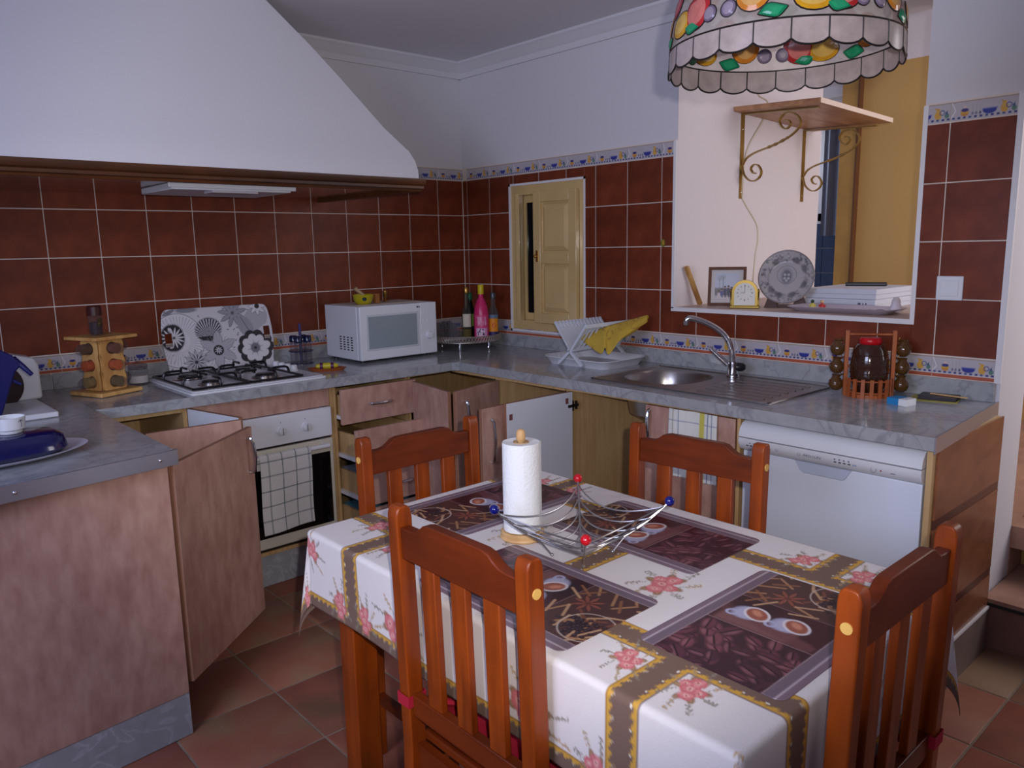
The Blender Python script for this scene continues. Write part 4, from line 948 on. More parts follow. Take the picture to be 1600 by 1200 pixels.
# ---- wire basket with coloured balls
bk = thing('wire_basket', 'square chrome wire fruit basket with red and blue ball corners', 'basket', (-1.738, -2.563, TZ+.0015))
rb = P('red_bead', (196, 20, 34), .15, coat=.5); bb_ = P('navy_bead', (16, 22, 110), .15, coat=.5); wire = P('chrome_wire', (176, 174, 176), .28, .85)
cor_ = [Vector((-.154, .116, .112)), Vector((.143, .146, .112)), Vector((.158, -.118, .112)), Vector((-.146, -.145, .112))]
rib = lambda cv, t: Vector((cv.x*t, cv.y*t, .016+.096*t**2.0))
for i, cv in enumerate(cor_):
    MB().tube([rib(cv, t) for t in np.linspace(0.02, 1, 14)], .0027, 8).build('rib', wire, bk)
    MB().sphere(cv+Vector((cv.x*.03, cv.y*.03, .006)), .0115, 18, 12).build('ball', bb_ if i % 2 == 0 else rb, bk)
    f = Vector((cv.x*.36, cv.y*.36, .003)); MB().tube([rib(cv, .98), f+Vector((cv.x*.12, cv.y*.12, .03)), f], .002, 6).sphere(f+Vector((0, 0, .001)), .0042).build('foot', wire, bk)
    nb = cor_[(i+1) % 4]
    for t in (.97, .82, .66, .50, .33):
        p0_, p1_ = rib(cv, t), rib(nb, t); mid = (p0_+p1_)/2; sag = Vector((-mid.x*.26, -mid.y*.26, -min(.026*t, mid.z-.008)))
        MB().tube([p0_.lerp(p1_, s_)+sag*(4*s_*(1-s_)) for s_ in np.linspace(0, 1, 15)], .0019, 6).build('wire', wire, bk)

# ---- pendant lamp with shell and glass fruit shade
LX, LY, LZ, LR = -1.478, -2.868, 1.787, .222
lp = thing('pendant_lamp', 'domed shell pendant lamp shade with coloured glass fruit', 'lamp', (LX, LY, LZ))
shell_m = SHELL('capiz_shell', (176, 162, 160), .3, .22); clear_m = SHELL('pale_shade_glass', (205, 196, 190), .4, .2, .45); lead = P('lead_came', (44, 40, 40), .4, .6)
def dome(th, h):                                          # h: 0 at rim, 1 at the crown
    z = .30*h; r = LR*math.sqrt(max(0, 1-(h*.98)**2.3))*(1-.06*(1-h)**6*0); r = max(r, .035); return Vector((r*math.cos(th), r*math.sin(th), z))
def dn_(th, h, off):
    p_ = dome(th, h); q_ = dome(th, min(h+.01, 1)); tz = (q_-p_); tt = Vector((-math.sin(th), math.cos(th), 0)); nrm = tt.cross(tz).normalized(); return p_+nrm*off
n = 72; hs = [.155, .24, .32, .4, .48, .56, .64, .72, .8, .87, .93, .97]
m = MB(); m.loft([[tuple(dome(2*PI*i/n, h)) for i in range(n)] for h in hs], False); m.build('glass_dome', clear_m, lp, angle=80)
NB = 22
for k in range(NB):
    a0, a1 = 2*PI*k/NB, 2*PI*(k+1)/NB; m = MB(); sg = 8
    low = lambda u: .0+.035*(1-math.sin(PI*u)**.6)
    rows = [[tuple(dome(a0+(a1-a0)*i/sg, low(i/sg)*(1-q_)+.155*q_)) for i in range(sg+1)] for q_ in (0, .33, .66, 1)]
    m.loft(rows, False, close=False); pn = m.build('shell_panel', shell_m, lp, angle=80)
    MB().tube([dn_(a0+(a1-a0)*i/sg, low(i/sg), 0) for i in range(sg+1)], .0019, 5).tube([dn_(a0, h, 0) for h in (.035, .10, .155)], .0016, 5).build('lead_line', lead, pn)
MB().tube([dn_(2*PI*i/n, .155, 0) for i in range(n+1)], .0017, 5).build('lead_ring', lead, lp)
MB().tube([dn_(2*PI*i/n, .97, 0) for i in range(n+1)], .003, 5).build('lead_ring', lead, lp)
FR = {k: SHELL('glass_'+k, col, .25, .12) for k, col in dict(apple=(178, 44, 48), pear=(206, 152, 34), orange=(206, 128, 40), grape=(118, 104, 128), leaf=(22, 130, 88), plum=(150, 50, 66)).items()}
FRC = {k: SHELL('glass_pale_'+k, col, .25, .12) for k, col in dict(apple=(206, 120, 112), pear=(214, 176, 90), orange=(212, 164, 96), grape=(150, 138, 156), leaf=(40, 150, 104), plum=(180, 100, 106)).items()}
def fruit(kind, th, h, w, hh, tilt=0):
    N = 22
    def outline(t):
        r = 1.0
        if kind == 'pear': r = .78+.3*math.cos(t-PI/2*3)-.0; r = max(r, .55)
        if kind == 'apple': r = 1-.18*max(0, math.cos(t-PI/2))**6+.03*math.cos(2*t)
        if kind == 'leaf': return (math.cos(t), math.sin(t)*(1-.75*abs(math.cos(t))**1.4))
        return (r*math.cos(t), r*math.sin(t))
    m = MB(); vs = []
    ct, st_ = math.cos(tilt), math.sin(tilt); rad = max(.05, dome(th, h).xy.length)
    def pt(x, y, off):
        X_, Y_ = (x*ct-y*st_)*w, (x*st_+y*ct)*hh; return tuple(dn_(th+X_/rad, min(.97, max(.16, h+Y_/.31)), off))
    for sgn in (1, -1):
        base = len(vs); b0 = len(m.v)
        rings = [[pt(*(q*k_ for q in outline(2*PI*i/N)), sgn*o_) for i in range(N)] for k_, o_ in ((1, .0012), (.72, .0030), (.38, .0042))]
        if sgn < 0: rings = [r_[::-1] for r_ in rings]
        m.loft(rings[:2], False, mi=0); m.loft(rings[1:], False, mi=1); vs_ = rings[2]; m.add(vs_, [tuple(range(N))], mi=1)
    f = m.build('fruit_glass', [FR[kind], FRC[kind]], lp, angle=70)
    MB().tube([pt(*outline(2*PI*i/N), .0006) for i in range(N+1)], .0014, 5).build('lead_line', lead, f)
seq = [('apple', 0, .30, .033, .036, .2), ('grape', .20, .39, .015, .015, 0), ('grape', .14, .26, .015, .015, 0), ('grape', .30, .26, .015, .015, 0), ('orange', .48, .32, .031, .033, 0), ('leaf', .62, .205, .026, .014, .3),
       ('plum', .70, .42, .030, .026, 0), ('pear', .86, .28, .044, .030, .9), ('leaf', 1.06, .215, .024, .013, -.3)]
seq2 = [('pear', .05, .62, .040, .028, 1.0), ('leaf', .32, .55, .024, .013, .2), ('apple', .55, .63, .033, .036, -.2), ('grape', .82, .70, .015, .015, 0), ('grape', .72, .57, .014, .014, 0), ('grape', .95, .57, .014, .014, 0), ('orange', 1.15, .65, .031, .032, 0)]
for g in range(5):
    for (k_, dt, h, w, hh, ti) in seq: fruit(k_, 2*PI*g/5+dt*1.14+.35, h, w, hh, ti)
for g in range(4):
    for (k_, dt, h, w, hh, ti) in seq2: fruit(k_, 2*PI*g/4+dt*1.2+.1, h, w, hh, ti)
MB().lathe([(.036, .288), (.036, .296), (.024, .302), (.024, .33), (.010, .34), (.004, .345)], 20).build('crown_cap', lead, lp)
MB().cyl((0, 0, .34), (0, 0, CEIL-LZ-.03), .0035, 8).build('cord', P('lamp_cord', (210, 200, 180), .7), lp)
MB().lathe([(.006, CEIL-LZ-.05), (.045, CEIL-LZ-.02), (.05, CEIL-LZ-.001), (.001, CEIL-LZ-.001)], 24).build('ceiling_rose', P('lamp_brass', (176, 140, 70), .3, 1), lp)
MB().lathe([(.018, .30), (.018, .24), (.012, .235), (.012, .22), (.028, .18), (.030, .16), (.02, .135), (.001, .13)], 18).build('bulb', P('bulb_white', (232, 230, 225), .3), lp)
# ================================================================ things on the worktops
glass = GLASS('clear_glass', (250, 250, 252), .03, .96, .22, .5); glassd = GLASS('smoky_glass', (240, 236, 238), .05, .93, .35, .3)
rackw = WOOD('rack_pine', (186, 132, 70), (222, 176, 108), 1, .5, stretch=(1, 1, .15))
brass = P('brass', (190, 150, 80), .3, 1); navy = P('navy_plastic', (26, 26, 92), .35); navy_gl = P('navy_glaze', (14, 18, 78), .15, coat=.6)
porcelain = P('white_porcelain', (228, 230, 232), .15); blackp = P('black_plastic', (20, 20, 22), .4)
# ---- spice rack
SRX, SRY = -2.115, -.285
sr = thing('spice_rack', 'pine revolving spice rack holding small jars beside the peninsula', 'rack', (SRX, SRY, CT+.0015), math.radians(22))
MB().box(-.095, -.095, 0, .095, .095, .016).build('base', rackw, sr, bevel=.003); MB().box(-.095, -.095, .222, .095, .095, .236).build('top', rackw, sr, bevel=.003)
for i in range(4):
    a = i*PI/2; m = MB(); m.M = Matrix.Rotation(a, 4, 'Z')
    # a board pierced by three round holes, built of strips and arcs
    w, z0, z1, y = .052, .016, .222, -.058; holes = (.052, .119, .186); R_ = .0245; N = 20
    for hz in holes:
        zb, zt = hz-.0335, hz+.0335; ring_i = [(R_*math.cos(2*PI*k/N), hz+R_*math.sin(2*PI*k/N)) for k in range(N)]
        def sqp(k):
            c_, s_ = math.cos(2*PI*k/N), math.sin(2*PI*k/N); q = min(w/max(abs(c_), 1e-6), .0335/max(abs(s_), 1e-6)); return (c_*q, hz+s_*q)
        ring_o = [sqp(k) for k in range(N)]
        m.loft([[(x, y, z) for x, z in ring_o], [(x, y, z) for x, z in ring_i], [(x, y+.010, z) for x, z in ring_i], [(x, y+.010, z) for x, z in ring_o]], False)
    m.build('side_board', rackw, sr)
SPC = [(110, 92, 50), (96, 66, 34), (206, 96, 22), (150, 128, 70), (120, 70, 40), (196, 84, 18)]
for i, face in ((0, 'facing the room'), (1, 'facing the hob'), (3, 'facing the peninsula end')):
    for j, hz in enumerate((.052, .119, .186)):
        a = math.radians(22)+i*PI/2; d_ = Vector((math.sin(a), -math.cos(a), 0)); p_ = Vector((SRX, SRY, CT+.0015+hz))+d_*.030
        cl = (i*3+j*2) % 6; nm = ['dried-herb', 'brown-spice', 'orange-spice', 'pale-herb', 'cinnamon-brown', 'paprika-orange'][cl]
        t = thing('spice_jar', 'round glass %s jar in the %s row of the rack side %s' % (nm, ('bottom', 'middle', 'top')[j], face), 'jar', p_, a, 'spice jars in the rack')
        m = MB(); m.M = Matrix.Rotation(PI/2, 4, 'X'); m.lathe([(.001, .0), (.0215, .0), (.0222, .006), (.0222, .064), (.019, .074), (.012, .081), (.001, .083)], 20); m.build('glass', glassd, t)
        m = MB(); m.M = Matrix.Rotation(PI/2, 4, 'X'); m.lathe([(.001, .004), (.0205, .004), (.0205, .056), (.001, .058)], 20); m.build('spice', P('spice_%d' % cl, SPC[cl], .9, var=(200, .3)), t)
t = thing('pepper_grinder', 'tall glass spice grinder with dark cap on top of the spice rack', 'grinder', (SRX-.012, SRY+.01, CT+.239))
MB().lathe([(.023, 0), (.025, .004), (.025, .072), (.020, .082), (.001, .082)], 20).build('glass', glassd, t); MB().lathe([(.022, .003), (.022, .05), (.001, .05)], 16).build('peppercorns', P('peppercorns', (52, 24, 34), .6, var=(150, .4)), t)
MB().lathe([(.0265, .078), (.0265, .112), (.023, .116), (.001, .116)], 20).build('cap', P('dark_red_cap', (62, 22, 20), .4), t)
m = MB(); m.loft([[(.0253*math.cos(q), .0253*math.sin(q), z) for q in np.linspace(-1.5, -.6, 8)] for z in (.035, .068)], False, close=False); m.build('label', P('black_gold_label', (70, 56, 22), .5, var=(90, .9)), t)
# ---- salt jar
t = thing('salt_jar', 'clip-top glass jar half full of salt beside the hob', 'jar', (-1.945, -.135, CT))
MB().lathe([(.038, 0), (.042, .004), (.042, .056), (.038, .064), (.038, .070), (.036, .070), (.036, .064), (.040, .056), (.040, .006), (.001, .005)], 28, cap=False).build('glass', glass, t)
MB().lathe([(.001, .006), (.039, .006), (.039, .036), (.001, .038)], 24).build('salt', P('salt', (235, 232, 230), .9), t)
MB().lathe([(.039, .070), (.040, .074), (.038, .084), (.02, .090), (.008, .092), (.008, .098), (.001, .099)], 28).build('lid', glassd, t); MB().tube([(.0395*math.cos(q), .0395*math.sin(q), .067) for q in np.linspace(0, 2*PI, 25)], .0014, 5).build('clip', chrome, t)
# ---- flowered worktop saver leaning on the wall
bw_, bh_ = .50, .305; nx, ny, U, V = flat_uv(bw_, bh_, .0017); c = Canvas(U, V, (204, 200, 206)); K = (22, 18, 30); G = (140, 138, 148); WH = (212, 208, 214)
def fl(cx, cy, r, n, wid, col, ln=K, ph=0, center=None):
    c.petals(cx, cy, r, n, wid, col, ln, ph=ph)
    x = U-cx; y = V-cy; rr2 = np.hypot(x, y); th = np.arctan2(y, x)-ph
    c.blend((np.sin(th*n*5) > .75)*(rr2 < r*.85)*(rr2 > r*.3)*.55, G)
    if center: c.ell(cx, cy, r*center, r*center, 0, K); c.petals(cx, cy, r*center*.8, 9, .13, WH)
for k in range(70): x, y = rng.uniform(0, bw_), rng.uniform(0, bh_); t_ = rng.uniform(0, PI); c.ell(x, y, .006, .0018, t_, K, soft=.4)
c.ell(.06, .16, .115, .125, 0, K, .02); c.ell(.06, .16, .113, .123, 0, WH, .02); x, y = U-.06, V-.16; c.blend((np.sin(np.arctan2(y, x)*46) > .7)*(np.hypot(x, y) < .112)*(np.hypot(x, y) > .05)*.6, G)
c.ell(.04, .175, .047, .062, 0, K); c.petals(.04, .175, .05, 14, .09, WH)
c.ell(.20, .20, .062, .055, .3, K); x, y = U-.20, V-.16; c.blend((np.sin(np.arctan2(y, x)*40) > 0)*(np.hypot(x, y) < .092)*(y > .01)*(np.hypot(x/1.1, (y-.04)) < .055), (190, 188, 196))
fl(.235, .10, .092, 6, .24, (176, 174, 182), ph=.5, center=.27); fl(.125, .055, .058, 12, .07, (196, 192, 200)); c.petals(.125, .055, .05, 12, .035, K, ph=.26); c.ell(.125, .055, .007, .007, 0, K)
fl(.325, .27, .07, 9, .14, (150, 148, 158), ph=.2); c.ell(.43, .235, .07, .05, .8, (170, 168, 176), .05); c.ell(.38, .20, .055, .035, 2.0, (150, 148, 158), .05); c.line((.36, .25), (.40, .17), .002, K)
for k in range(10): tt = k*2*PI/10; c.ell(.415+.062*math.cos(tt), .095+.062*math.sin(tt), .027, .027, 0, K, .1)
for k in range(8): tt = k*2*PI/8+.2; c.ell(.415+.042*math.cos(tt), .095+.042*math.sin(tt), .027, .022, tt, (214, 210, 214), .1)
for k in range(8): tt = k*2*PI/8+.2; c.line((.415, .095), (.415+.04*math.cos(tt), .095+.04*math.sin(tt)), .008, (120, 118, 128), .8, True)
c.ell(.415, .095, .024, .024, 0, (110, 108, 118), .4); c.ell(.415, .095, .007, .007, 0, K)
c.petals(.45, .295, .045, 8, .2, WH, K); c.ell(.45, .295, .012, .012, 0, K)
c.ell(.03, .29, .03, .008, .4, (120, 120, 130)); c.ell(.11, .297, .05, .012, 0, (130, 130, 138), .4)
hole = np.zeros_like(U, bool)
for hx in (.022, bw_-.022): hole |= (abs(U-hx) < .0105) & (abs(V-.165) < .032)
pos = np.stack([U-bw_/2, np.zeros_like(U), V], -1)
rc_ = .03; dx = np.maximum(abs(U-bw_/2)-(bw_/2-rc_), 0); dy = np.maximum(abs(V-bh_/2)-(bh_/2-rc_), 0); dd = np.hypot(dx, dy); k = np.where(dd > rc_, rc_/np.maximum(dd, 1e-9), 1)
pos[..., 0] -= np.sign(U-bw_/2)*dx*(1-k); pos[..., 2] -= np.sign(V-bh_/2)*dy*(1-k)
side = np.clip((abs(V-.165))/.12, 0, 1); pos[..., 0] += np.where(U > bw_/2, 1, -1)*(abs(U-bw_/2) > bw_/2-.03)*.012*(1-side**2)
me = grid_mesh('worktop_saver', nx, ny, pos, c.c, VCOL('printed_board', .35))
import bmesh as _bm
bm = _bm.new(); bm.from_mesh(me); bm.faces.ensure_lookup_table(); hq = hole[:-1,:-1] & hole[1:,1:]
_bm.ops.delete(bm, geom=[bm.faces[i] for i in np.nonzero(hq.reshape(-1))[0]], context='FACES'); bm.to_mesh(me); bm.free()
o_ = place(me, 'chopping_board', None, (-1.548, -.095, CT+.004), (math.radians(-9), 0, 0)); so = o_.modifiers.new('thickness', 'SOLIDIFY'); so.thickness = .005; so.offset = -1
tag(o_, 'black and white flower-print board leaning on the tiles behind the hob', 'board')
# ---- cruet set
t = thing('cruet_stand', 'navy cruet stand with four glass bottles behind the hob knobs', 'cruet set', (-1.165, -.12, CT))
for z, r in ((.0, .058), (.062, .060)): MB().lathe([(r, z), (r, z+.004), (.001, z+.004)], 28).build('ring_plate', P('navy_acrylic', (20, 24, 62), .15), t)
MB().cyl((0, 0, 0), (0, 0, .20), .007, 12).build('post', P('violet_acrylic', (66, 60, 110), .2), t)
for i in range(4):
    a = PI/4+i*PI/2; x, y = .036*math.cos(a), .036*math.sin(a); b_ = MB().lathe([(.001, .0045), (.019, .0045), (.019, .055), (.019, .10), (.016, .108), (.001, .108)], 18, (x, y)).build('bottle', glassd, t)
    MB().lathe([(.0195, .108), (.0195, .135), (.016, .140), (.001, .140)], 18, (x, y)).build('cap', MATS['navy_acrylic'], b_)
# ---- small wooden dish with painted ceramic lemon
t = thing('spoon_rest', 'terracotta oval dish right of the hob', 'dish', (-1.20, -.44, CT), math.radians(-30))
rg = lambda a, b, z: [(a*math.cos(2*PI*i/28), b*math.sin(2*PI*i/28), z) for i in range(28)]
MB().loft([rg(.075, .034, 0), rg(.092, .044, .014), rg(.088, .041, .014), rg(.070, .030, .005), rg(.001, .001, .005)], True).build('dish', P('terracotta_glaze', (156, 82, 40), .25), t)
t2 = thing('painted_lemon', 'yellow and purple painted ornament lying in the terracotta dish', 'ornament', (-1.20, -.44, CT+.006), math.radians(-30))
m = MB(); m.M = Matrix.Rotation(PI/2, 4, 'Y'); m.lathe([(.001, -.052), (.008, -.05), (.013, -.03), (.015, 0), (.013, .03), (.008, .05), (.001, .052)], 16); mm = m.build('body', P('lemon_yellow_glaze', (196, 178, 44), .3), t2, (0, 0, .016))
for x in (-.026, .024): m = MB(); m.M = Matrix.Rotation(PI/2, 4, 'Y'); m.lathe([(.0158, x-.007), (.0162, x), (.0158, x+.007)], 16, cap=False); m.build('stripe', P('purple_stripe', (86, 34, 78), .4), t2, (0, 0, .016))
# ---- microwave
MX0, MX1, MY0, MY1, MZ0, MZ1 = -.985, -.520, -.395, -.055, .914, 1.181
mw_ = thing('microwave', 'white microwave oven standing in the tiled corner', 'microwave', (-.75, -.225, CT)); T = Matrix.Translation((.75, .225, -CT))
tb(MX0, MY0+.03, MZ0, MX1, MY1, MZ1).build('body', white_pl, mw_, bevel=.004)
tb(MX0, MY0, MZ0, MX1-.105, MY0+.029, MZ1).build('door', white_pl, mw_, bevel=.004); tb(MX1-.1045, MY0, MZ0, MX1, MY0+.029, MZ1).build('control_panel', white_pl, mw_, bevel=.004)
tb(MX0+.035, MY0-.0015, MZ0+.045, MX1-.115, MY0+.01, MZ1-.042).build('window_frame', P('pale_grey_plastic', (196, 200, 206), .4), mw_, bevel=.003)
tb(MX0+.047, MY0-.0022, MZ0+.055, MX1-.127, MY0+.004, MZ1-.052).build('window', P('grey_mesh_window', (142, 152, 160), .3), mw_)
for i, z in enumerate((.16, .085)):
    m = MB(); m.M = Matrix.Translation((MX1-.052+.75, MY0+.225, MZ0+z-CT+.012)) @ Matrix.Rotation(PI/2, 4, 'X'); m.lathe([(.021, 0), (.0205, .006), (.017, .010), (.016, .016), (.001, .017)], 24) if i else m.lathe([(.012, 0), (.011, .003), (.001, .003)], 24); m.build('dial', white_pl, mw_)
for i in range(4):
    for j in range(6): m = MB(); m.M = T; x, z = MY0+.075+i*.036, MZ0+.045+j*.0125; m.box(MX0-.0008, x, z, MX0+.001, x+.018, z+.006).build('vent_slot', dark_in, mw_)
m = MB(); m.M = T; m.box(MX1-.125, MY0-.0008, MZ1-.024, MX1-.115, MY0+.001, MZ1-.016).box(MX1-.112, MY0-.0008, MZ1-.023, MX1-.104, MY0+.001, MZ1-.018).build('logo', P('logo_grey', (60, 60, 74), .5), mw_)
for x, y in ((MX0+.03, MY0+.04), (MX1-.03, MY0+.04), (MX0+.03, MY1-.04), (MX1-.03, MY1-.04)): m = MB(); m.M = T; m.cyl((x, y, CT), (x, y, MZ0+.002), .012, 12).build('foot', blackp, mw_)
tag(MB().box(-.20, -.12, 0, .20, .12, .002).build('lace_mat', P('cream_lace', (196, 180, 166), .95, bump=(150, .4)), None, (-.75, -.20, MZ1+.0005)), 'cream lace cloth on top of the microwave', 'cloth')
yg = P('yellow_green_glaze', (176, 160, 22), .2, coat=.4)
MT = MZ1+.003
t = thing('mortar', 'yellow ceramic mortar bowl with a dark blue spot on the microwave', 'mortar', (-.885, -.275, MT))
MB().lathe([(.030, 0), (.036, .003), (.047, .02), (.053, .046), (.055, .050), (.051, .050), (.046, .04), (.036, .014), (.001, .010)], 28, cap=False).build('bowl', yg, t)
m = MB(); m.M = Matrix.Rotation(math.radians(-115), 4, 'Z') @ Matrix.Translation((.0505, 0, .030)) @ Matrix.Rotation(math.radians(76), 4, 'Y'); m.lathe([(.011, 0), (.009, .002), (.001, .0026)], 14); m.build('spot', P('dark_teal_spot', (14, 44, 52), .3), t)
t = thing('pestle', 'pale wooden pestle leaning in the yellow mortar', 'pestle', (-.885, -.275, MT+.013)); MB().tube([(.022, -.004, .006), (.0, 0, .035), (-.03, .006, .060), (-.040, .008, .070)], [.012, .008, .009, .012], 12).build('pestle_body', P('pale_olive_wood', (176, 150, 112), .6), t)
t = thing('wooden_cup', 'small turned wooden cup beside the yellow mortar', 'cup', (-.785, -.24, MT)); MB().lathe([(.016, 0), (.018, .002), (.018, .040), (.020, .046), (.017, .046), (.015, .008), (.001, .006)], 18, cap=False).build('cup_body', P('olive_wood', (166, 108, 54), .4), t)
t = thing('brass_goblet', 'small brass goblet on the microwave', 'goblet', (-.705, -.20, MT)); MB().lathe([(.018, 0), (.016, .004), (.004, .008), (.004, .016), (.011, .028), (.013, .056), (.011, .056), (.008, .03), (.001, .026)], 18, cap=False).build('goblet_body', brass, t)
# ---- silver gallery tray with glasses and bottles in the corner
TRX, TRY = -.248, -.292
tr = thing('drinks_tray', 'round silver tray on feet with a pierced rim in the corner', 'tray', (TRX, TRY, CT)); sil = P('tarnished_silver', (176, 168, 160), .4, .7); ZP = .046
n = 72; MB().lathe([(.001, ZP), (.196, ZP), (.200, ZP+.002), (.200, ZP+.006), (.001, ZP+.005)], n).build('plate', sil, tr)
m = MB()
for k in range(n):                                       # pierced lattice rim
    a0, a1 = 2*PI*k/n, 2*PI*(k+1)/n
    for (p_, q_) in (((a0, 0), (a1, .028)), ((a1, 0), (a0, .028))): m.tube([(.199*math.cos(p_[0]), .199*math.sin(p_[0]), ZP+.005+p_[1]), (.199*math.cos(q_[0]), .199*math.sin(q_[0]), ZP+.005+q_[1])], .0026, 4)
m.build('pierced_rim', sil, tr); MB().tube([(.199*math.cos(2*PI*k/n), .199*math.sin(2*PI*k/n), ZP+.034) for k in range(n+1)], .0032, 6).build('rim_wire', sil, tr)
for k in range(4): a = -.9+k*PI/2; MB().tube([(.13*math.cos(a), .13*math.sin(a), ZP+.002), (.137*math.cos(a), .137*math.sin(a), .02), (.132*math.cos(a), .132*math.sin(a), .003)], [.012, .006, .009], 10).build('foot', chrome, tr)
TP = CT+ZP+.0065
for k, (x, y) in enumerate(((-.140, .04), (-.100, -.015), (-.068, .070), (-.055, .012), (-.110, .100), (-.035, .125))):
    t = thing('drinking_glass', 'clear straight drinking glass on the silver tray', 'glass', (TRX+x, TRY+y, TP), 0, 'glasses on the silver tray')
    MB().lathe([(.001, 0), (.021, 0), (.0215, .003), (.0255, .098), (.0245, .098), (.0205, .008), (.001, .007)], 24, cap=False).build('tumbler', glass, t)
def bottle(name, label, x, y, prof, body, cap, labelspec=None, extra=None, fill=None):
    t = thing(name, label, 'bottle', (TRX+x, TRY+y, TP)); t.scale = (1.05, 1.05, 1.14); MB().lathe([(.001, 0)]+prof, 24).build('glass', body, t)
    r, z = prof[-1]; MB().lathe([(r+.0025, cap[1]), (r+.003, cap[1]+.002), (r+.003, cap[2]), (r+.001, cap[2]+.003), (.001, cap[2]+.003)], 18).build('cap', cap[0], t)
    for ls in (labelspec or []):
        mat, z0, z1, rl_, w = ls; ctr = math.atan2(CAM_POS.y-TRY-y, CAM_POS.x-TRX-x); m = MB()
        m.loft([[(rl_*math.cos(ctr+q), rl_*math.sin(ctr+q), z_) for q in np.linspace(-w, w, 14)] for z_ in (z0, z1)], False, close=False); m.build('label', mat, t)
    if fill: MB().lathe([(.001, .003), (fill[1], .003), (fill[1], fill[2]), (.001, fill[2])], 20).build('liquid', fill[0], t)
    return t
bottle('liqueur_bottle', 'slim clear bottle with a cream label beside the pink bottle', -.008, -.030, [(.024, 0), (.026, .004), (.026, .12), (.022, .145), (.012, .17), (.011, .235)], GLASS('bottle_glass', (225, 225, 214), .04, .9, .35, .3), (brass, .225, .25), [(P('cream_label', (206, 196, 176), .7), .062, .125, .0266, .9)], fill=(P('olive_liquid', (120, 104, 40), .2), .024, .05))
bottle('spirit_bottle', 'dark green bottle with a green cap behind the cream-label bottle', .046, .006, [(.026, 0), (.028, .004), (.028, .12), (.02, .15), (.012, .18), (.011, .215)], GLASS('green_bottle_glass', (70, 105, 60), .05, .6), (P('green_cap', (14, 96, 62), .4), .19, .222), [(P('green_label', (120, 150, 60), .6), .06, .12, .0286, .9)])
pk = bottle('pink_bottle', 'bright pink liqueur bottle with a yellow cap', .046, -.092, [(.036, 0), (.040, .005), (.040, .12), (.035, .155), (.022, .19), (.013, .205), (.013, .232)], P('hot_pink_sleeve', (206, 44, 104), .3), (P('yellow_cap', (206, 186, 20), .4), .22, .262))
nx, ny, U, V = flat_uv(.075, .15, .0015); c = Canvas(U, V, (216, 66, 122))
c.rect(-1, -1, 1, .012, (190, 20, 40), .002); c.rect(.006, .016, .07, .068, (216, 150, 196), .002); c.rect(.012, .02, .056, .066, (224, 176, 208), .002)
for k in range(40): c.ell(rng.uniform(.018, .054), rng.uniform(.022, .064), rng.uniform(.002, .006), rng.uniform(.002, .004), rng.uniform(0, 3), rng.choice([(30, 16, 36), (228, 214, 224), (60, 30, 60)]), soft=.4)
for k in range(46): x = rng.uniform(.012, .062); c.line((x, rng.uniform(.08, .14)), (x+rng.uniform(-.006, .006), rng.uniform(.08, .14)), .0016, (232, 176, 200), .8)
ctr = math.atan2(CAM_POS.y-TRY+.092, CAM_POS.x-TRX-.046); A_ = ctr-.95+U/.075*1.9; pos = np.stack([.0406*np.cos(A_), .0406*np.sin(A_), V*.78+.004], -1); place(grid_mesh('label', nx, ny, pos, c.c, VCOL('pink_print', .4)), 'label', pk)
ob = bottle('vodka_bottle', 'clear bottle with an orange fruit label beside the pink bottle, by the shuttered window', .116, -.112, [(.026, 0), (.028, .004), (.028, .115), (.027, .13), (.013, .16), (.0115, .215)], GLASS('clear_bottle_glass', (238, 240, 242), .03, .92, .35, .4), (P('grey_cap', (86, 90, 96), .35, .6), .195, .222), [(P('orange_label', (226, 140, 26), .5), .035, .10, .0287, 1.0), (P('navy_label', (50, 44, 96), .5), .015, .034, .0287, 1.0), (P('blue_neck_label', (96, 116, 140), .5), .101, .118, .0285, 1.0)])
m = MB(); ctr = math.atan2(CAM_POS.y-TRY+.112, CAM_POS.x-TRX-.116); m.add([(.0291*math.cos(ctr+.35*math.cos(q)+.1), .0291*math.sin(ctr+.35*math.cos(q)+.1), .065+.013*math.sin(q)) for q in np.linspace(0, 2*PI, 16)[:-1]], [tuple(range(15))]); m.build('fruit_print', P('red_fruit_print', (206, 50, 40), .5), ob)
tag(MB().loft([[(x, y, z+.006*math.sin(9*x)) for x, y in ((-.06, -.02), (.06, -.014), (.055, .024), (-.05, .02))] for z in (0, .004, .012)], True).build('folded_napkin', P('pale_grey_napkin', (176, 178, 180), .9), None, (-.368, -.352, TP+.006), (0, 0, -.5), bevel=.002), 'pale grey folded napkin on the silver tray beside the glasses', 'napkin')
# ---- dish rack with tray
DX, DY = -.215, -1.235
tr = thing('drip_tray', 'white plastic drip tray beside the sink', 'tray', (DX, DY, CT))
RR = lambda w, h, r, z: [(x, y, z) for x, y in rrect(w, h, r, 5)]
MB().loft([RR(.27, .36, .04, 0), RR(.31, .40, .05, .034), RR(.322, .412, .055, .036), RR(.322, .412, .055, .039), RR(.304, .394, .05, .037), RR(.265, .355, .04, .005), RR(.01, .01, .004, .005)], True).build('basin', white_pl, tr, angle=50)
dr = thing('dish_rack', 'white folding plastic dish rack standing in the drip tray', 'dish rack', (DX, DY, CT+.0065), -PI/2)
pl = P('rack_white_plastic', (206, 212, 222), .4)
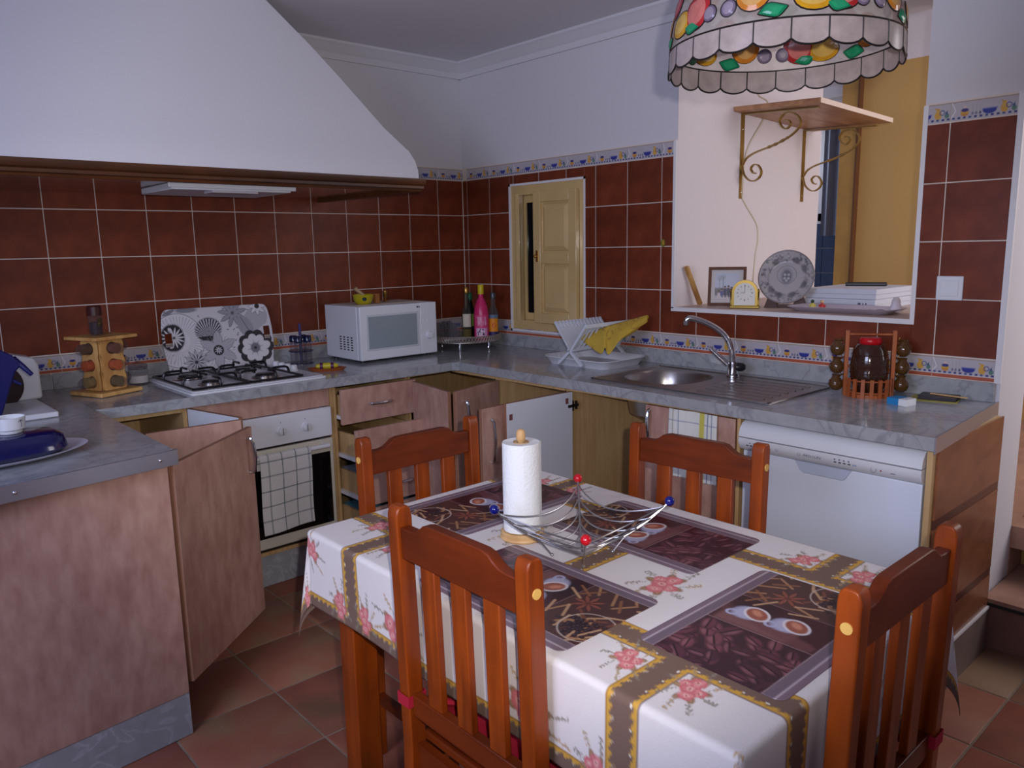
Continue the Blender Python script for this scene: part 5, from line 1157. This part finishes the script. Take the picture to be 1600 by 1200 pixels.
# two crossed grilles hinged low on a line along y; each leans outwards
def grille(sg):
    m = MB(); L0, L1 = -.055, .165; an = math.radians(38); dirv = Vector((sg*math.sin(an), 0, math.cos(an))); base = Vector((0, 0, .062))
    q = lambda s_, y: tuple(base+dirv*s_+Vector((0, y, 0))); nrm = Vector((math.cos(an), 0, -sg*math.sin(an)))
    if sg < 0:                                            # solid slatted back plate
        m.loft([[tuple(Vector(q(.0, y))+nrm*o_) for o_ in (-.003, .003)]+[tuple(Vector(q(.16, y))+nrm*o_) for o_ in (.003, -.003)] for y in (-.165, .165)], True)
        pp = m.build('back_plate', pl, dr, bevel=.001)
        for k in range(14): y = -.155+k*.0238; MB().bar([q(.135, y), q(.172, y)], .012, .012, up=(0, 1, 0)).build('prong', pl, pp)
    else:
        for y in (-.165, .165): m.bar([q(.0, y), q(.165, y)], .012, .016, up=(0, 1, 0))
        m.bar([q(.16, -.17), q(.16, .17)], .012, .018); m.bar([q(.02, -.17), q(.02, .17)], .012, .018); m.build('front_frame', pl, dr, bevel=.001)
        for k in range(12): y = -.15+k*.0273; MB().bar([q(.02, y), q(.16, y)], .006, .006, up=(0, 1, 0)).build('slat', pl, dr)
    for y in (-.165, .165): MB().bar([q(.02, y), tuple(Vector((-sg*.075, y, .004)))], .012, .014, up=(0, 1, 0)).build('leg', pl, dr)
grille(-1); grille(1)
for k in range(5): y = -.13+k*.03; MB().cyl((-.09, y-.02, .004), (-.09, y-.02, .045), .0022, 6).build('peg', pl, dr)
# yellow cloth draped over the rack: from a peak over the back edge down to two corners
nx, ny = 60, 40; u = np.linspace(0, 1, nx+1); v = np.linspace(0, 1, ny+1); UU, VV = np.meshgrid(u, v)
c = Canvas(UU*.4, VV*.24, (198, 166, 62))
for k in range(16):
    x, y = rng.uniform(0, .4), rng.uniform(0, .24); c.ring(x, y, rng.uniform(.015, .035), .003, (150, 96, 50), .7)
for k in range(12): x, y = rng.uniform(0, .4), rng.uniform(0, .24); c.line((x, y), (x+rng.uniform(-.05, .05), y+rng.uniform(-.05, .05)), .003, (156, 90, 60), .6)
RIDGE = [(-.302, -1.225, 1.034), (-.25, -1.331, 1.082), (-.17, -1.385, 1.106), (-.06, -1.43, 1.130)]
FRONT = [(-.312, -1.248, 1.020), (-.34, -1.383, .972), (-.337, -1.409, 1.003), (-.335, -1.430, .972), (-.275, -1.459, 1.043), (-.08, -1.446, 1.099)]
# ridge line along the top bar and the hanging front edge, in world coordinates
def crv(pts):
    sp = spline(pts, 12); L = [0]
    for p_, q_ in zip(sp[:-1], sp[1:]): L.append(L[-1]+(q_-p_).length)
    L = np.array(L)/L[-1]; P_ = np.array([tuple(q_) for q_ in sp]); return np.stack([np.interp(u, L, P_[:, k]) for k in range(3)], -1)
ridge = crv(RIDGE); front = crv(FRONT); back = ridge+np.array([.05, -.015, -.07])*np.sin(np.clip(u*.75+.2, 0, 1)*PI)[:, None]
tv = v[:, None, None]; w_ = np.clip((tv-.5)*2, 0, 1); wb = np.clip((.5-tv)*2, 0, 1)
posc = ridge[None]*(1-w_-wb)+front[None]*w_+back[None]*wb
bul = np.sin(PI*np.clip(w_, 0, 1))*.012+np.sin(u*26)[None, :, None]*.004*w_
posc = posc+bul*np.array([-.8, -.5, .3])-np.array([DX, DY, CT+.0065])
me = grid_mesh('yellow_cloth', nx, ny, posc, c.c, VCOL('yellow_cotton', .95)); o_ = place(me, 'dish_cloth', None, (DX, DY, CT+.0065)); tag(o_, 'yellow patterned dish cloth draped over the white dish rack', 'cloth'); so = o_.modifiers.new('thickness', 'SOLIDIFY'); so.thickness = .0025; so.offset = 0
# ---- barrel with cups on its wooden stand
BX, BY = -.165, -2.515; yrot = math.radians(-58)
st_ = thing('barrel_stand', 'wooden stand with a fence rail holding a brown barrel and cups', 'stand', (BX, BY, CT), yrot); rw = WOOD('reddish_wood', (140, 66, 30), (186, 104, 56), 1, .4)
MB().lathe([(.001, 0), (.072, 0), (.072, .012), (.001, .012)], 28).build('base', rw, st_)
for s in (-1, 1): MB().box(s*.078-.007, -.010, 0, s*.078+.007, .010, .236).build('upright', rw, st_, bevel=.002)
MB().cyl((-.078, 0, .222), (.078, 0, .222), .004, 10).build('crossbar', rw, st_)
for k in range(9):
    a = PI+.12+k*(PI-.24)/8; x, y = .079*math.cos(a), .079*math.sin(a); MB().box(-.0065, -.003, 0, .0065, .003, .068).build('fence_slat', rw, st_, (x, y, .0), (0, 0, a+PI/2))
for z in (.018, .060): MB().tube([(.0745*math.cos(a), .0745*math.sin(a), z) for a in np.linspace(PI, 2*PI, 24)], .003, 6).build('fence_rail', rw, st_)
for s in (-1, 1):
    for z in (.19, .125, .062): MB().tube([(s*.083, 0, z+.012), (s*.092, 0, z+.014), (s*.096, 0, z+.022)], .002, 6).build('hook', brass, st_)
gz = P('brown_glaze', (58, 32, 20), .12, coat=.6); gz2 = P('olive_brown_glaze', (84, 54, 20), .1, coat=.6)
t = thing('ceramic_barrel', 'glossy dark brown ceramic barrel with a red stopper on the stand', 'barrel', (BX, BY, CT+.013), yrot)
pr_b = [(.044, 0), (.055, .018), (.0625, .05), (.0655, .085), (.0635, .12), (.056, .155), (.048, .172)]
MB().lathe([(.001, 0)]+pr_b+[(.044, .176), (.001, .176)], 36).build('barrel', gz, t)
for r, z in ((.0628, .055), (.0648, .072), (.0648, .098), (.0632, .118), (.0595, .138)): MB().tube([((r+.001)*math.cos(2*PI*k/36), (r+.001)*math.sin(2*PI*k/36), z) for k in range(37)], .0016, 5).build('hoop', gz, t)
MB().lathe([(.034, .174), (.038, .180), (.038, .192), (.033, .198), (.001, .199)], 28).build('stopper', P('red_plastic', (190, 16, 28), .3), t)
MB().tube([(0, -.055, .03), (0, -.066, .028), (0, -.068, .02)], .005, 8).build('spout', brass, t)
for s in (-1, 1):
    for z, nm in ((.19, 'top'), (.125, 'middle'), (.062, 'bottom')):
        lc_ = Matrix.Rotation(yrot, 4, 'Z') @ Vector((s*.109, 0, 0))
        t = thing('hanging_cup', 'little brown glazed jug on the %s hook of the barrel stand, %s' % (nm, 'notebook side' if s > 0 else 'tap side'), 'cup', (BX+lc_.x, BY+lc_.y, CT+z-.045), yrot+(PI if s > 0 else 0), 'jugs hanging on the barrel stand')
        MB().lathe([(.010, 0), (.020, .006), (.0265, .022), (.024, .036), (.015, .046), (.013, .052), (.016, .058), (.013, .058), (.010, .05), (.001, .046)], 20, cap=False).build('bowl', gz2, t)
        MB().tube([(.012+0, 0, .052), (.022, 0, .060), (.026, 0, .048), (.024, 0, .032)], .0032, 6).build('handle', gz2, t)
# ---- small box, notepad, pen, leaflet
t = thing('small_box', 'small blue and white box lying near the worktop end', 'box', (-.245, -2.665, CT), math.radians(-103)); MB().box(-.035, -.028, 0, .008, .028, .022).build('blue_end', P('box_blue', (40, 130, 190), .4), t); MB().box(.008, -.028, 0, .035, .028, .022).build('white_end', P('box_white', (226, 228, 232), .4), t)
tag(MB().box(-.075, -.06, 0, .075, .06, .0015).build('leaflet', P('yellow_green_paper', (176, 170, 88), .8, var=(30, .2)), None, (-.085, -2.715, CT+.0006), (0, 0, math.radians(-78))), 'yellow green leaflet under the notebook', 'leaflet')
t = thing('notebook', 'small black notebook by the light switch wall', 'notebook', (-.075, -2.725, CT+.0025), math.radians(-82)); MB().box(-.06, -.042, 0, .06, .042, .002).box(-.06, -.042, .010, .06, .042, .012).build('cover', blackp, t); MB().box(-.058, -.04, .002, .058, .04, .010).build('pages', P('page_edges', (60, 54, 64), .8), t)
tag(MB().box(-.06, -.007, 0, .06, .007, .003).build('wooden_stick', lw, None, (-.075, -2.755, CT+.0155), (0, 0, math.radians(-96))), 'pale wooden stick lying on the black notebook', 'stick')
# ---- peninsula: covered dish, cup, slicer
t = thing('serving_plate', 'white oval serving plate on the peninsula', 'plate', (-2.645, -1.235, CT+.0015), math.radians(6))
ov_ = lambda a, b, z, n=40: [(a*math.cos(2*PI*i/n), b*math.sin(2*PI*i/n), z) for i in range(n)]
MB().loft([ov_(.17, .085, 0), ov_(.225, .128, .016), ov_(.228, .130, .019), ov_(.220, .124, .018), ov_(.165, .08, .004), ov_(.001, .001, .004)], True).build('plate', P('lilac_white_glaze', (206, 204, 220), .2), t)
def sup(a, b, z, p=3.2, n=40):
    out = []
    for i in range(n):
        q = 2*PI*i/n; c_, s_ = math.cos(q), math.sin(q); out.append((a*abs(c_)**(2/p)*(1 if c_ >= 0 else -1), b*abs(s_)**(2/p)*(1 if s_ >= 0 else -1), z))
    return out
t = thing('dish_cover', 'navy blue glazed dish cover on the white oval plate', 'cover', (-2.650, -1.233, CT+.0095), math.radians(6))
MB().loft([sup(.162, .078, 0), sup(.176, .090, .014), sup(.168, .084, .046), sup(.145, .066, .060), sup(.06, .03, .064), sup(.001, .001, .064)], True).build('cover', navy_gl, t, angle=50)
t = thing('cup', 'small white cup with a palm print on the navy dish cover', 'cup', (-2.607, -1.225, CT+.0745))
MB().lathe([(.001, 0), (.028, 0), (.030, .003), (.030, .008), (.037, .012), (.040, .045), (.038, .045), (.035, .014), (.001, .011)], 28, cap=False).build('bowl', porcelain, t)
gp = P('palm_print', (96, 96, 110), .6); ctr = math.atan2(CAM_POS.y+1.155, CAM_POS.x+2.622)+.75; cp_ = lambda q, z: (.0392*math.cos(ctr+q), .0392*math.sin(ctr+q), z)
m = MB(); m.tube([cp_(0, .018), cp_(.03, .027), cp_(0, .034)], .0007, 4)
for dq, dz in ((-.2, 0), (-.15, .005), (.15, .005), (.2, 0), (0, .006)): m.tube([cp_(0, .034), cp_(dq*.6, .036+dz*.6), cp_(dq, .033+dz)], .0007, 4)
m.build('palm_print', gp, t)
t = thing('appliance', 'white and navy upright kitchen appliance with a dark round blade on the peninsula', 'appliance', (-2.46, -.33, CT), math.radians(0))
aw = lambda x, y, z: (x+2.46, y+.33, z-CT)
m = MB(); m.loft([[aw(x, y, z) for x, z in ((-2.66, .922), (-2.362, .922), (-2.357, .93), (-2.358, 1.05), (-2.372, 1.078), (-2.43, 1.094), (-2.66, 1.10))] for y in (-.36, -.25)], True); m.build('body', white_pl, t, bevel=.008)
m = MB(); m.box(*aw(-2.70, -.68, .9015), *aw(-2.375, -.24, .921)); m.build('foot_plate', white_pl, t, bevel=.004)
m = MB(); m.M = Matrix.Translation(aw(-2.50, -.365, .985)) @ Matrix.Rotation(PI/2, 4, 'X'); m.lathe([(.085, 0), (.085, .004), (.05, .008), (.001, .008)], 32); m.build('blade', P('dark_blade', (58, 44, 44), .4, .5), t)
m = MB(); m.loft([[aw(x, y, z) for x, z in ((-2.70, .922), (-2.54, .922), (-2.506, 1.014), (-2.483, 1.072), (-2.462, 1.093), (-2.488, 1.127), (-2.518, 1.148), (-2.70, 1.20))] for y in (-.66, -.62)], True); m.build('food_pusher', navy, t, bevel=.005)
MB().tube([aw(-2.485, -.64, 1.115), aw(-2.46, -.655, 1.085), aw(-2.437, -.66, 1.055)], [.011, .009, .007], 10).build('grip', navy, t); MB().tube([aw(-2.50, -.645, 1.045), aw(-2.471, -.655, 1.026)], [.006, .005], 8).build('lever', navy, t)
# ---- tea towels
def towel(name, label, w, h, art, base, map_, step=.0035):
    nx, ny, U, V = flat_uv(w, h, step); c = Canvas(U, V, base); art(c)
    o_ = place(grid_mesh(name, nx, ny, map_(U, V), c.c, VCOL(name+'_cotton', .95, bump=(300, .15))), name, None); tag(o_, label, 'tea towel'); so = o_.modifiers.new('thickness', 'SOLIDIFY'); so.thickness = .003; so.offset = 0; return o_
def art1(c):
    for k in range(4): c.rect(.035+k*.062, -1, .0385+k*.062, 1, (52, 84, 96), .002)
    for k in range(12): c.rect(-1, .03+k*.062, 1, .0335+k*.062, (52, 84, 96), .002)
def map1(U, V):
    front = V-.08; x = -1.665+U+.004*np.sin(V*14); y = -.655-.0135-.010*np.clip(front/.3, 0, 1)*(1+.7*np.sin(U*26)); z = .6125-front
    back = V < .08; th = np.clip((V-.055)/.025, 0, 1)*PI; cy_, cz_ = -.655, .600
    y = np.where(V < .055, cy_+.0135, np.where(back, cy_+.0135*np.cos(th), np.where(front < .0125, cy_-.0135, y))); z = np.where(V < .055, .600-(.055-V), np.where(back, cz_+.0135*np.sin(th), .600-front))
    z = z-.010*np.clip(front/.3, 0, 1)*(1-U/.235)+0*U; return np.stack([x, y, z], -1)
towel('oven_towel', 'white tea towel with green checks hanging from the oven handle', .235, .40, art1, (216, 216, 216), map1)
def art2(c):
    for k in range(4): c.rect(-1, .04+k*.06, 1, .0425+k*.06, (96, 112, 158), .002)
    for u, w, col in ((.02, .002, (150, 150, 120)), (.045, .002, (130, 140, 160)), (.075, .002, (180, 176, 120)), (.10, .0015, (140, 150, 170)), (.135, .024, (206, 198, 92)), (.172, .004, (96, 112, 158)), (.19, .003, (110, 120, 160))): c.rect(u, -1, u+w, 1, col, .002)
def map2(U, V): return np.stack([-.612-.004-.004*np.sin(U*40+V*5)-.002*np.sin(V*20), -1.972-U, .846-V], -1)
towel('sink_towel', 'white tea towel with blue lines and a yellow stripe on the sink cabinet door', .212, .26, art2, (224, 224, 218), map2)

# ================================================================ the hatch ledge and its shelf
ZS = 1.1690
t = thing('picture_frame', 'brown wooden picture frame with a family photograph behind the brass clock', 'picture frame', (.150, -1.715, ZS+.003), math.radians(-62)); fw_ = WOOD('frame_wood', (74, 40, 22), (104, 60, 32), 1, .65)
W_, H_, b_ = .168, .178, .013; tilt = Matrix.Rotation(math.radians(-10), 4, 'X'); tiltf = lambda m: setattr(m, 'M', tilt) or m
m = tiltf(MB()); m.box(-W_/2, 0, 0, -W_/2+b_, .012, H_).box(W_/2-b_, 0, 0, W_/2, .012, H_).box(-W_/2+b_, 0, 0, W_/2-b_, .012, b_).box(-W_/2+b_, 0, H_-b_, W_/2-b_, .012, H_).build('frame', fw_, t, bevel=.001)
m = tiltf(MB()); m.box(-W_/2+b_, .007, b_, W_/2-b_, .010, H_-b_).build('mount', P('cream_mount', (206, 200, 196), .8), t)
nx, ny, U, V = flat_uv(.106, .124, .0014); c = Canvas(U, V, (186, 190, 202)); c.rect(-1, -1, 1, .055, (110, 100, 96), .01); c.rect(-1, -1, 1, .02, (186, 176, 172), .006)
for x, y in ((.02, .10), (.036, .105)): c.line((x, .05), (x, y), .002, (96, 104, 96)); c.petals(x, y, .016, 7, .1, (110, 130, 112))
for x, s, col in ((.03, .9, (60, 62, 120)), (.045, 1.15, (40, 40, 60)), (.06, 1.2, (60, 44, 60)), (.074, 1.05, (150, 60, 70)), (.088, .95, (70, 74, 100)), (.018, .7, (206, 190, 190))):
    c.rect(x-.006, .012, x+.006, .045*s, col, .002); c.rect(x-.005, .004, x-.001, .02, (206, 186, 176), .002); c.ell(x, .045*s+.006, .0045, .0055, 0, (170, 120, 100)); c.ell(x, .045*s+.009, .0045, .004, 0, (50, 34, 30))
pos = np.stack([U-.053, np.full_like(U, .0066), V+.027], -1); pos = pos @ np.array(tilt.to_3x3()).T; place(grid_mesh('photograph', nx, ny, pos, c.c, VCOL('photo_print', .3)), 'photograph', t)
m = MB(); m.bar([(0, .035, .12), (0, .075, .002)], .03, .004).build('easel_leg', fw_, t)
t = thing('mantel_clock', 'small brass arched clock showing nine on the hatch ledge', 'clock', (.105, -1.838, ZS), math.radians(-62)); br2 = P('polished_brass', (140, 118, 62), .28, 1)
MB().box(-.064, -.024, 0, .064, .024, .012).build('foot', br2, t, bevel=.003)
def arch(w, h, n=16): return [(-w, 0), (w, 0)]+[(w*math.cos(PI*k/n), h-w+w*math.sin(PI*k/n)) for k in range(n+1)]
for sx in (1,):
    ao, ai = arch(.055, .112), arch(.046, .103); m = MB(); m.loft([[(x, -.018, z+.012) for x, z in ao], [(x, .018, z+.012) for x, z in ao]], True); m.build('case', br2, t, angle=30)
m = MB(); m.loft([[(x, -.0185, z+.014) for x, z in arch(.044, .098)], [(x, -.0205, z+.014) for x, z in arch(.044, .098)]], True); m.build('face', P('clock_face_white', (226, 224, 214), .5), t)
hm_ = P('clock_black', (24, 22, 26), .5); m = MB()
for k in range(12):
    a = k*PI/6; cx_, cz_ = 0, .068; p_ = lambda r: (cx_+r*math.sin(a), -.0212, cz_+r*math.cos(a)); m.bar([p_(.027), p_(.035)], .0016 if k % 3 else .003, .0004, up=(0, 1, 0))
m.bar([(0, -.0215, .068), (-.017, -.0215, .068)], .0018, .0005, up=(0, 1, 0)); m.bar([(0, -.0215, .068), (0, -.0215, .094)], .0014, .0005, up=(0, 1, 0)); m.build('hands_and_marks', hm_, t)
for s in (-1, 1): MB().lathe([(.006, .012), (.004, .018), (.004, .07), (.006, .074), (.005, .08), (.001, .086)], 12, (s*.058, -.012)).build('column', br2, t)
# plate on its stand
t = thing('decorative_plate', 'grey printed souvenir plate standing on the hatch ledge', 'plate', (.200, -1.975, ZS+.018), math.radians(-72)); PR = .1175
n_r, n_a = 60, 150; r_ = np.linspace(0.0005, PR, n_r+1); a_ = np.linspace(0, 2*PI, n_a+1); A_, R2 = np.meshgrid(a_, r_); U, V = R2*np.cos(A_), R2*np.sin(A_); c = Canvas(U, V, (172, 166, 166)); DG = (88, 86, 92)
c.ring(0, 0, PR-.002, .004, (112, 106, 108)); c.ring(0, 0, .078, .0025, (120, 116, 120), .6)
for k in range(150): a = rng.uniform(0, 2*PI); r2 = rng.uniform(.074, .112); c.ell(r2*math.cos(a), r2*math.sin(a), rng.uniform(.003, .010), rng.uniform(.002, .005), rng.uniform(0, 3), rng.choice([(96, 94, 100), (120, 116, 120), (140, 136, 138), (186, 180, 180)]), soft=.6, a=.8)
for a in (.5, 1.1, 2.2, 3.9, 4.4, 5.1, 5.9): c.ell(.082*math.cos(a), .082*math.sin(a), .017, .012, a+1.5, DG, soft=.7, a=.75)
c.ell(0, .005, .026, .036, 0, (146, 142, 146), soft=.5); c.ring(0, .012, .040, .003, (110, 106, 112), .7); c.ell(0, .004, .019, .028, 0, (112, 110, 116), soft=.3)
for x, y in ((-.008, .012), (.008, .012), (-.008, -.004), (.008, -.004), (0, -.014)): c.ell(x, y, .006, .006, 0, (176, 172, 172), soft=.5)
prz = np.where(R2 < .07, 0, (R2-.07)*.42); pos = np.stack([U, -prz, V+PR], -1); tl = np.array(Matrix.Rotation(math.radians(-14), 3, 'X')); pos = pos @ tl.T
me = grid_mesh('plate', n_a, n_r, pos, c.c, VCOL('plate_print', .22, coat=.4)); o_ = place(me, 'plate_disc', t); so = o_.modifiers.new('thickness', 'SOLIDIFY'); so.thickness = .005; so.offset = 1 
t = thing('plate_stand', 'dark wooden stand under the souvenir plate', 'stand', (.200, -1.975, ZS), math.radians(-72)); dkw = P('dark_stand_wood', (74, 44, 34), .5)
for s in (-1, 1): m = MB(); m.loft([[(s*.058+x*s, y, z) for x, z in ((-.030, 0), (.030, 0), (.012, .05), (-.004, .05), (-.024, .014))] for y in (.004, .055)] if s > 0 else [[(s*.058+x*s, y, z) for x, z in ((-.030, 0), (.030, 0), (.012, .05), (-.004, .05), (-.024, .014))] for y in (.055, .004)], True); m.build('foot', dkw, t)
MB().box(-.06, .012, .002, .06, .05, .014).build('rail', dkw, t)
# two white boxes, remote, tray, ornaments, keys
BXc = (.30, -2.015)
wbx = P('box_white_card', (206, 210, 222), .5); gmk = P('box_print', (90, 90, 104), .6)
for k, (z, dx, lb) in enumerate(((0, 0, 'long white cardboard box under another on the hatch ledge'), (.0425, .006, 'long white cardboard box on top with a black remote on it'))):
    t = thing('cardboard_box', lb, 'box', (BXc[0]+dx, BXc[1], ZS+z)); MB().box(0, -.31, 0, .40, 0, .0415).build('carton', wbx, t, bevel=.001); MB().box(-.0004, -.31, .0195, .401, .0003, .0203).build('lid_seam', gmk, t)
    if k == 0: MB().box(-.0008, -.275, .012, .0, -.27, .028).box(-.0008, -.262, .012, .0, -.258, .028).box(-.0008, -.25, .012, .0, -.238, .028).build('print', gmk, t)
t = thing('remote_control', 'black remote control on the white boxes', 'remote', (.56, -2.17, ZS+.0845), math.radians(-70)); MB().box(-.085, -.018, 0, .085, .018, .016).build('case', blackp, t, bevel=.004)
tr = thing('serving_tray', 'lilac white plastic tray on the hatch ledge', 'tray', (.165, -2.265, ZS)); MB().loft([RR(.15, .37, .03, 0), RR(.20, .43, .04, .018), RR(.21, .44, .045, .020), RR(.20, .43, .04, .0215), RR(.15, .37, .03, .004), RR(.01, .01, .003, .004)], True).build('tray', P('lilac_plastic', (206, 196, 210), .35), tr, angle=50)
for x, y, cols, lb, nm in ((.20, -2.105, ((206, 190, 90), (40, 60, 40)), 'tiny yellow and dark figurine on the lilac tray', 'a'), (.195, -2.150, ((190, 50, 50), (214, 170, 120)), 'tiny red figurine on the lilac tray', 'b')):
    t = thing('figurine', lb, 'figurine', (x, y, ZS+.0045)); MB().lathe([(.001, 0), (.010, 0), (.011, .012), (.006, .022), (.001, .024)], 12).build('body', P('figurine_body_'+nm, cols[0], .4), t); MB().sphere((0, 0, .030), .0075).build('head', P('figurine_head_'+nm, cols[1], .4), t); MB().box(-.002, -.014, .008, .002, .014, .018).build('arms', P('figurine_body_'+nm, cols[0], .4), t)
t = thing('key_bunch', 'bunch of dark keys on the lilac tray', 'keys', (.16, -2.405, ZS+.0045)); ky = P('key_metal', (84, 80, 86), .35, .9)
for k in range(4): a = k*.7-.9; m = MB(); m.M = Matrix.Rotation(a, 4, 'Z') @ Matrix.Translation((0, 0, k*.002)); m.box(.008, -.003, 0, .055, .003, .002).lathe([(.011, 0), (.011, .002), (.001, .002)], 12); m.build('key', ky, t)
MB().tube([(.014*math.cos(q), .014*math.sin(q), .009) for q in np.linspace(0, 2*PI, 20)], .0012, 5).build('key_ring', ky, t)
tag(MB().loft([ov_(.026, .018, 0, 16), ov_(.030, .022, .012, 16), ov_(.022, .016, .030, 16), ov_(.030, .012, .045, 16), ov_(.010, .010, .056, 16), ov_(.001, .001, .058, 16)], True).build('crumpled_tissue', P('tissue_white', (216, 208, 216), .95), None, (.185, -2.455, ZS+.007)), 'crumpled white tissue on the lilac tray beside the keys', 'tissue')
m = MB(); m.bar([(.150, -1.575, ZS+.004), (.060, -1.556, 1.352)], .014, .022, up=(0, 1, 0)); tag(m.build('wooden_rod', WOOD('rod_wood', (150, 104, 50), (206, 160, 90), 1, .4), None, bevel=.002), 'short square wooden rod leaning at the left of the hatch', 'rod')
# shelf on two scrolled brass brackets
sh = thing('wall_shelf', 'wooden shelf on two scrolled brass brackets inside the hatch', 'shelf', (.82, -1.54, 1.67)); shw = WOOD('shelf_wood', (150, 100, 66), (186, 138, 98), 1, .4, stretch=(.1, 1, 1))
m = MB(); m.M = Matrix.Translation((-.82, 1.54, -1.67)); A_ = [(.44, -1.5405, 2.076), (.44, -1.977, 2.056), (1.2, -1.976, 2.037), (1.225, -1.5405, 2.045)]
m.loft([A_, [(x, y, z+.022) for x, y, z in A_]], True); m.build('board', shw, sh, bevel=.002)
m = MB(); m.M = Matrix.Translation((-.82, 1.54, -1.67)); m.loft([[(x, y, z) for x, y, z in ((.44, -1.9772, 2.056), (1.2, -1.9762, 2.037), (1.2, -1.9762, 2.059), (.44, -1.9772, 2.078))], [(x, y-.001, z) for x, y, z in ((.44, -1.9772, 2.056), (1.2, -1.9762, 2.037), (1.2, -1.9762, 2.059), (.44, -1.9772, 2.078))]], True); m.build('edge_band', P('pale_edge_band', (232, 212, 196), .5), sh)
bkm = P('aged_brass', (160, 136, 84), .35, .9)
S1 = [(-1.549, 1.826), (-1.571, 1.856), (-1.616, 1.877), (-1.679, 1.893), (-1.729, 1.907), (-1.783, 1.928), (-1.823, 1.953), (-1.845, 1.982), (-1.832, 2.018), (-1.795, 2.040), (-1.759, 2.036), (-1.739, 2.011), (-1.75, 1.983), (-1.775, 1.969), (-1.795, 1.986), (-1.785, 2.006), (-1.767, 2.008)]
S2 = [(-1.546, 1.821), (-1.558, 1.78), (-1.585, 1.752), (-1.615, 1.744), (-1.643, 1.759), (-1.653, 1.786), (-1.635, 1.816), (-1.612, 1.821), (-1.596, 1.805), (-1.607, 1.784), (-1.623, 1.78)]
for bx, zt in ((.52, 2.072), (1.128, 2.045)):
    o0 = Vector((bx-.82, 1.54, -1.67)); dz = zt-2.066
    b_ = MB().box(bx-.82-.015, -.0055, .0, bx-.82+.015, -.0005, zt-1.67).build('bracket', bkm, sh)
    MB().bar([(bx-.82, -.003, zt-1.67-.003), (bx-.82, -.39, zt-1.67-.023)], .026, .005).build('arm', bkm, b_)
    for S in (S1, S2): MB().bar(spline([o0+Vector((0, y, z+dz)) for y, z in S], 4), .0055, .016, up=(1, 0, 0)).build('scroll', bkm, b_)
    m = MB(); tw = spline([o0+Vector((0, y, z+dz)) for y, z in S1[3:6]], 6); m.tube(tw, [.004+.004*abs(math.sin(i*.9)) for i in range(len(tw))], 6).build('twist', bkm, b_)
    for z in (.03, .33): m = MB(); m.sphere((bx-.82, -.0045, z), .004, 10, 6).build('screw', chrome, b_)
# cable down the hatch wall, light switch, sticker
m = MB(); m.tube(spline([(.60, -1.544, 2.24), (.65, -1.544, 2.175), (.742, -1.544, 2.148), (.70, -1.546, 2.06), (.56, -1.545, 1.9), (.527, -1.544, 1.703), (.566, -1.544, 1.641), (.673, -1.544, 1.548), (.691, -1.544, 1.467), (.672, -1.544, 1.387), (.66, -1.546, 1.25), (.66, -1.560, 1.172)], 6), .0034, 6)
tag(m.build('cable', P('cream_cable', (206, 196, 168), .6)), 'thin cream cable running down the hatch wall behind the shelf', 'cable')
t = thing('light_switch', 'square white light switch on the tiles right of the hatch', 'light switch', (-.0105, -2.712, 1.242)); MB().box(-.010, -.043, 0, 0, .043, .084).build('plate', white_pl, t, bevel=.003); MB().box(-.0135, -.030, .014, -.0095, .030, .070).build('rocker', white_en, t, bevel=.002)
t = thing('tile_sticker', 'small yellow and green sticker on the tiles left of the hatch', 'sticker', (-.0105, -1.475, 1.46)); MB().loft([[(0, .013*math.cos(q), .018*math.sin(q)) for q in np.linspace(0, 2*PI, 13)[:-1]], [(-.002, .012*math.cos(q), .017*math.sin(q)) for q in np.linspace(0, 2*PI, 13)[:-1]]], True).build('leaf', P('sticker_green', (110, 116, 40), .5), t); MB().box(-.003, -.008, -.008, -.0021, .002, .012).build('petal', P('sticker_yellow', (190, 140, 40), .5), t)
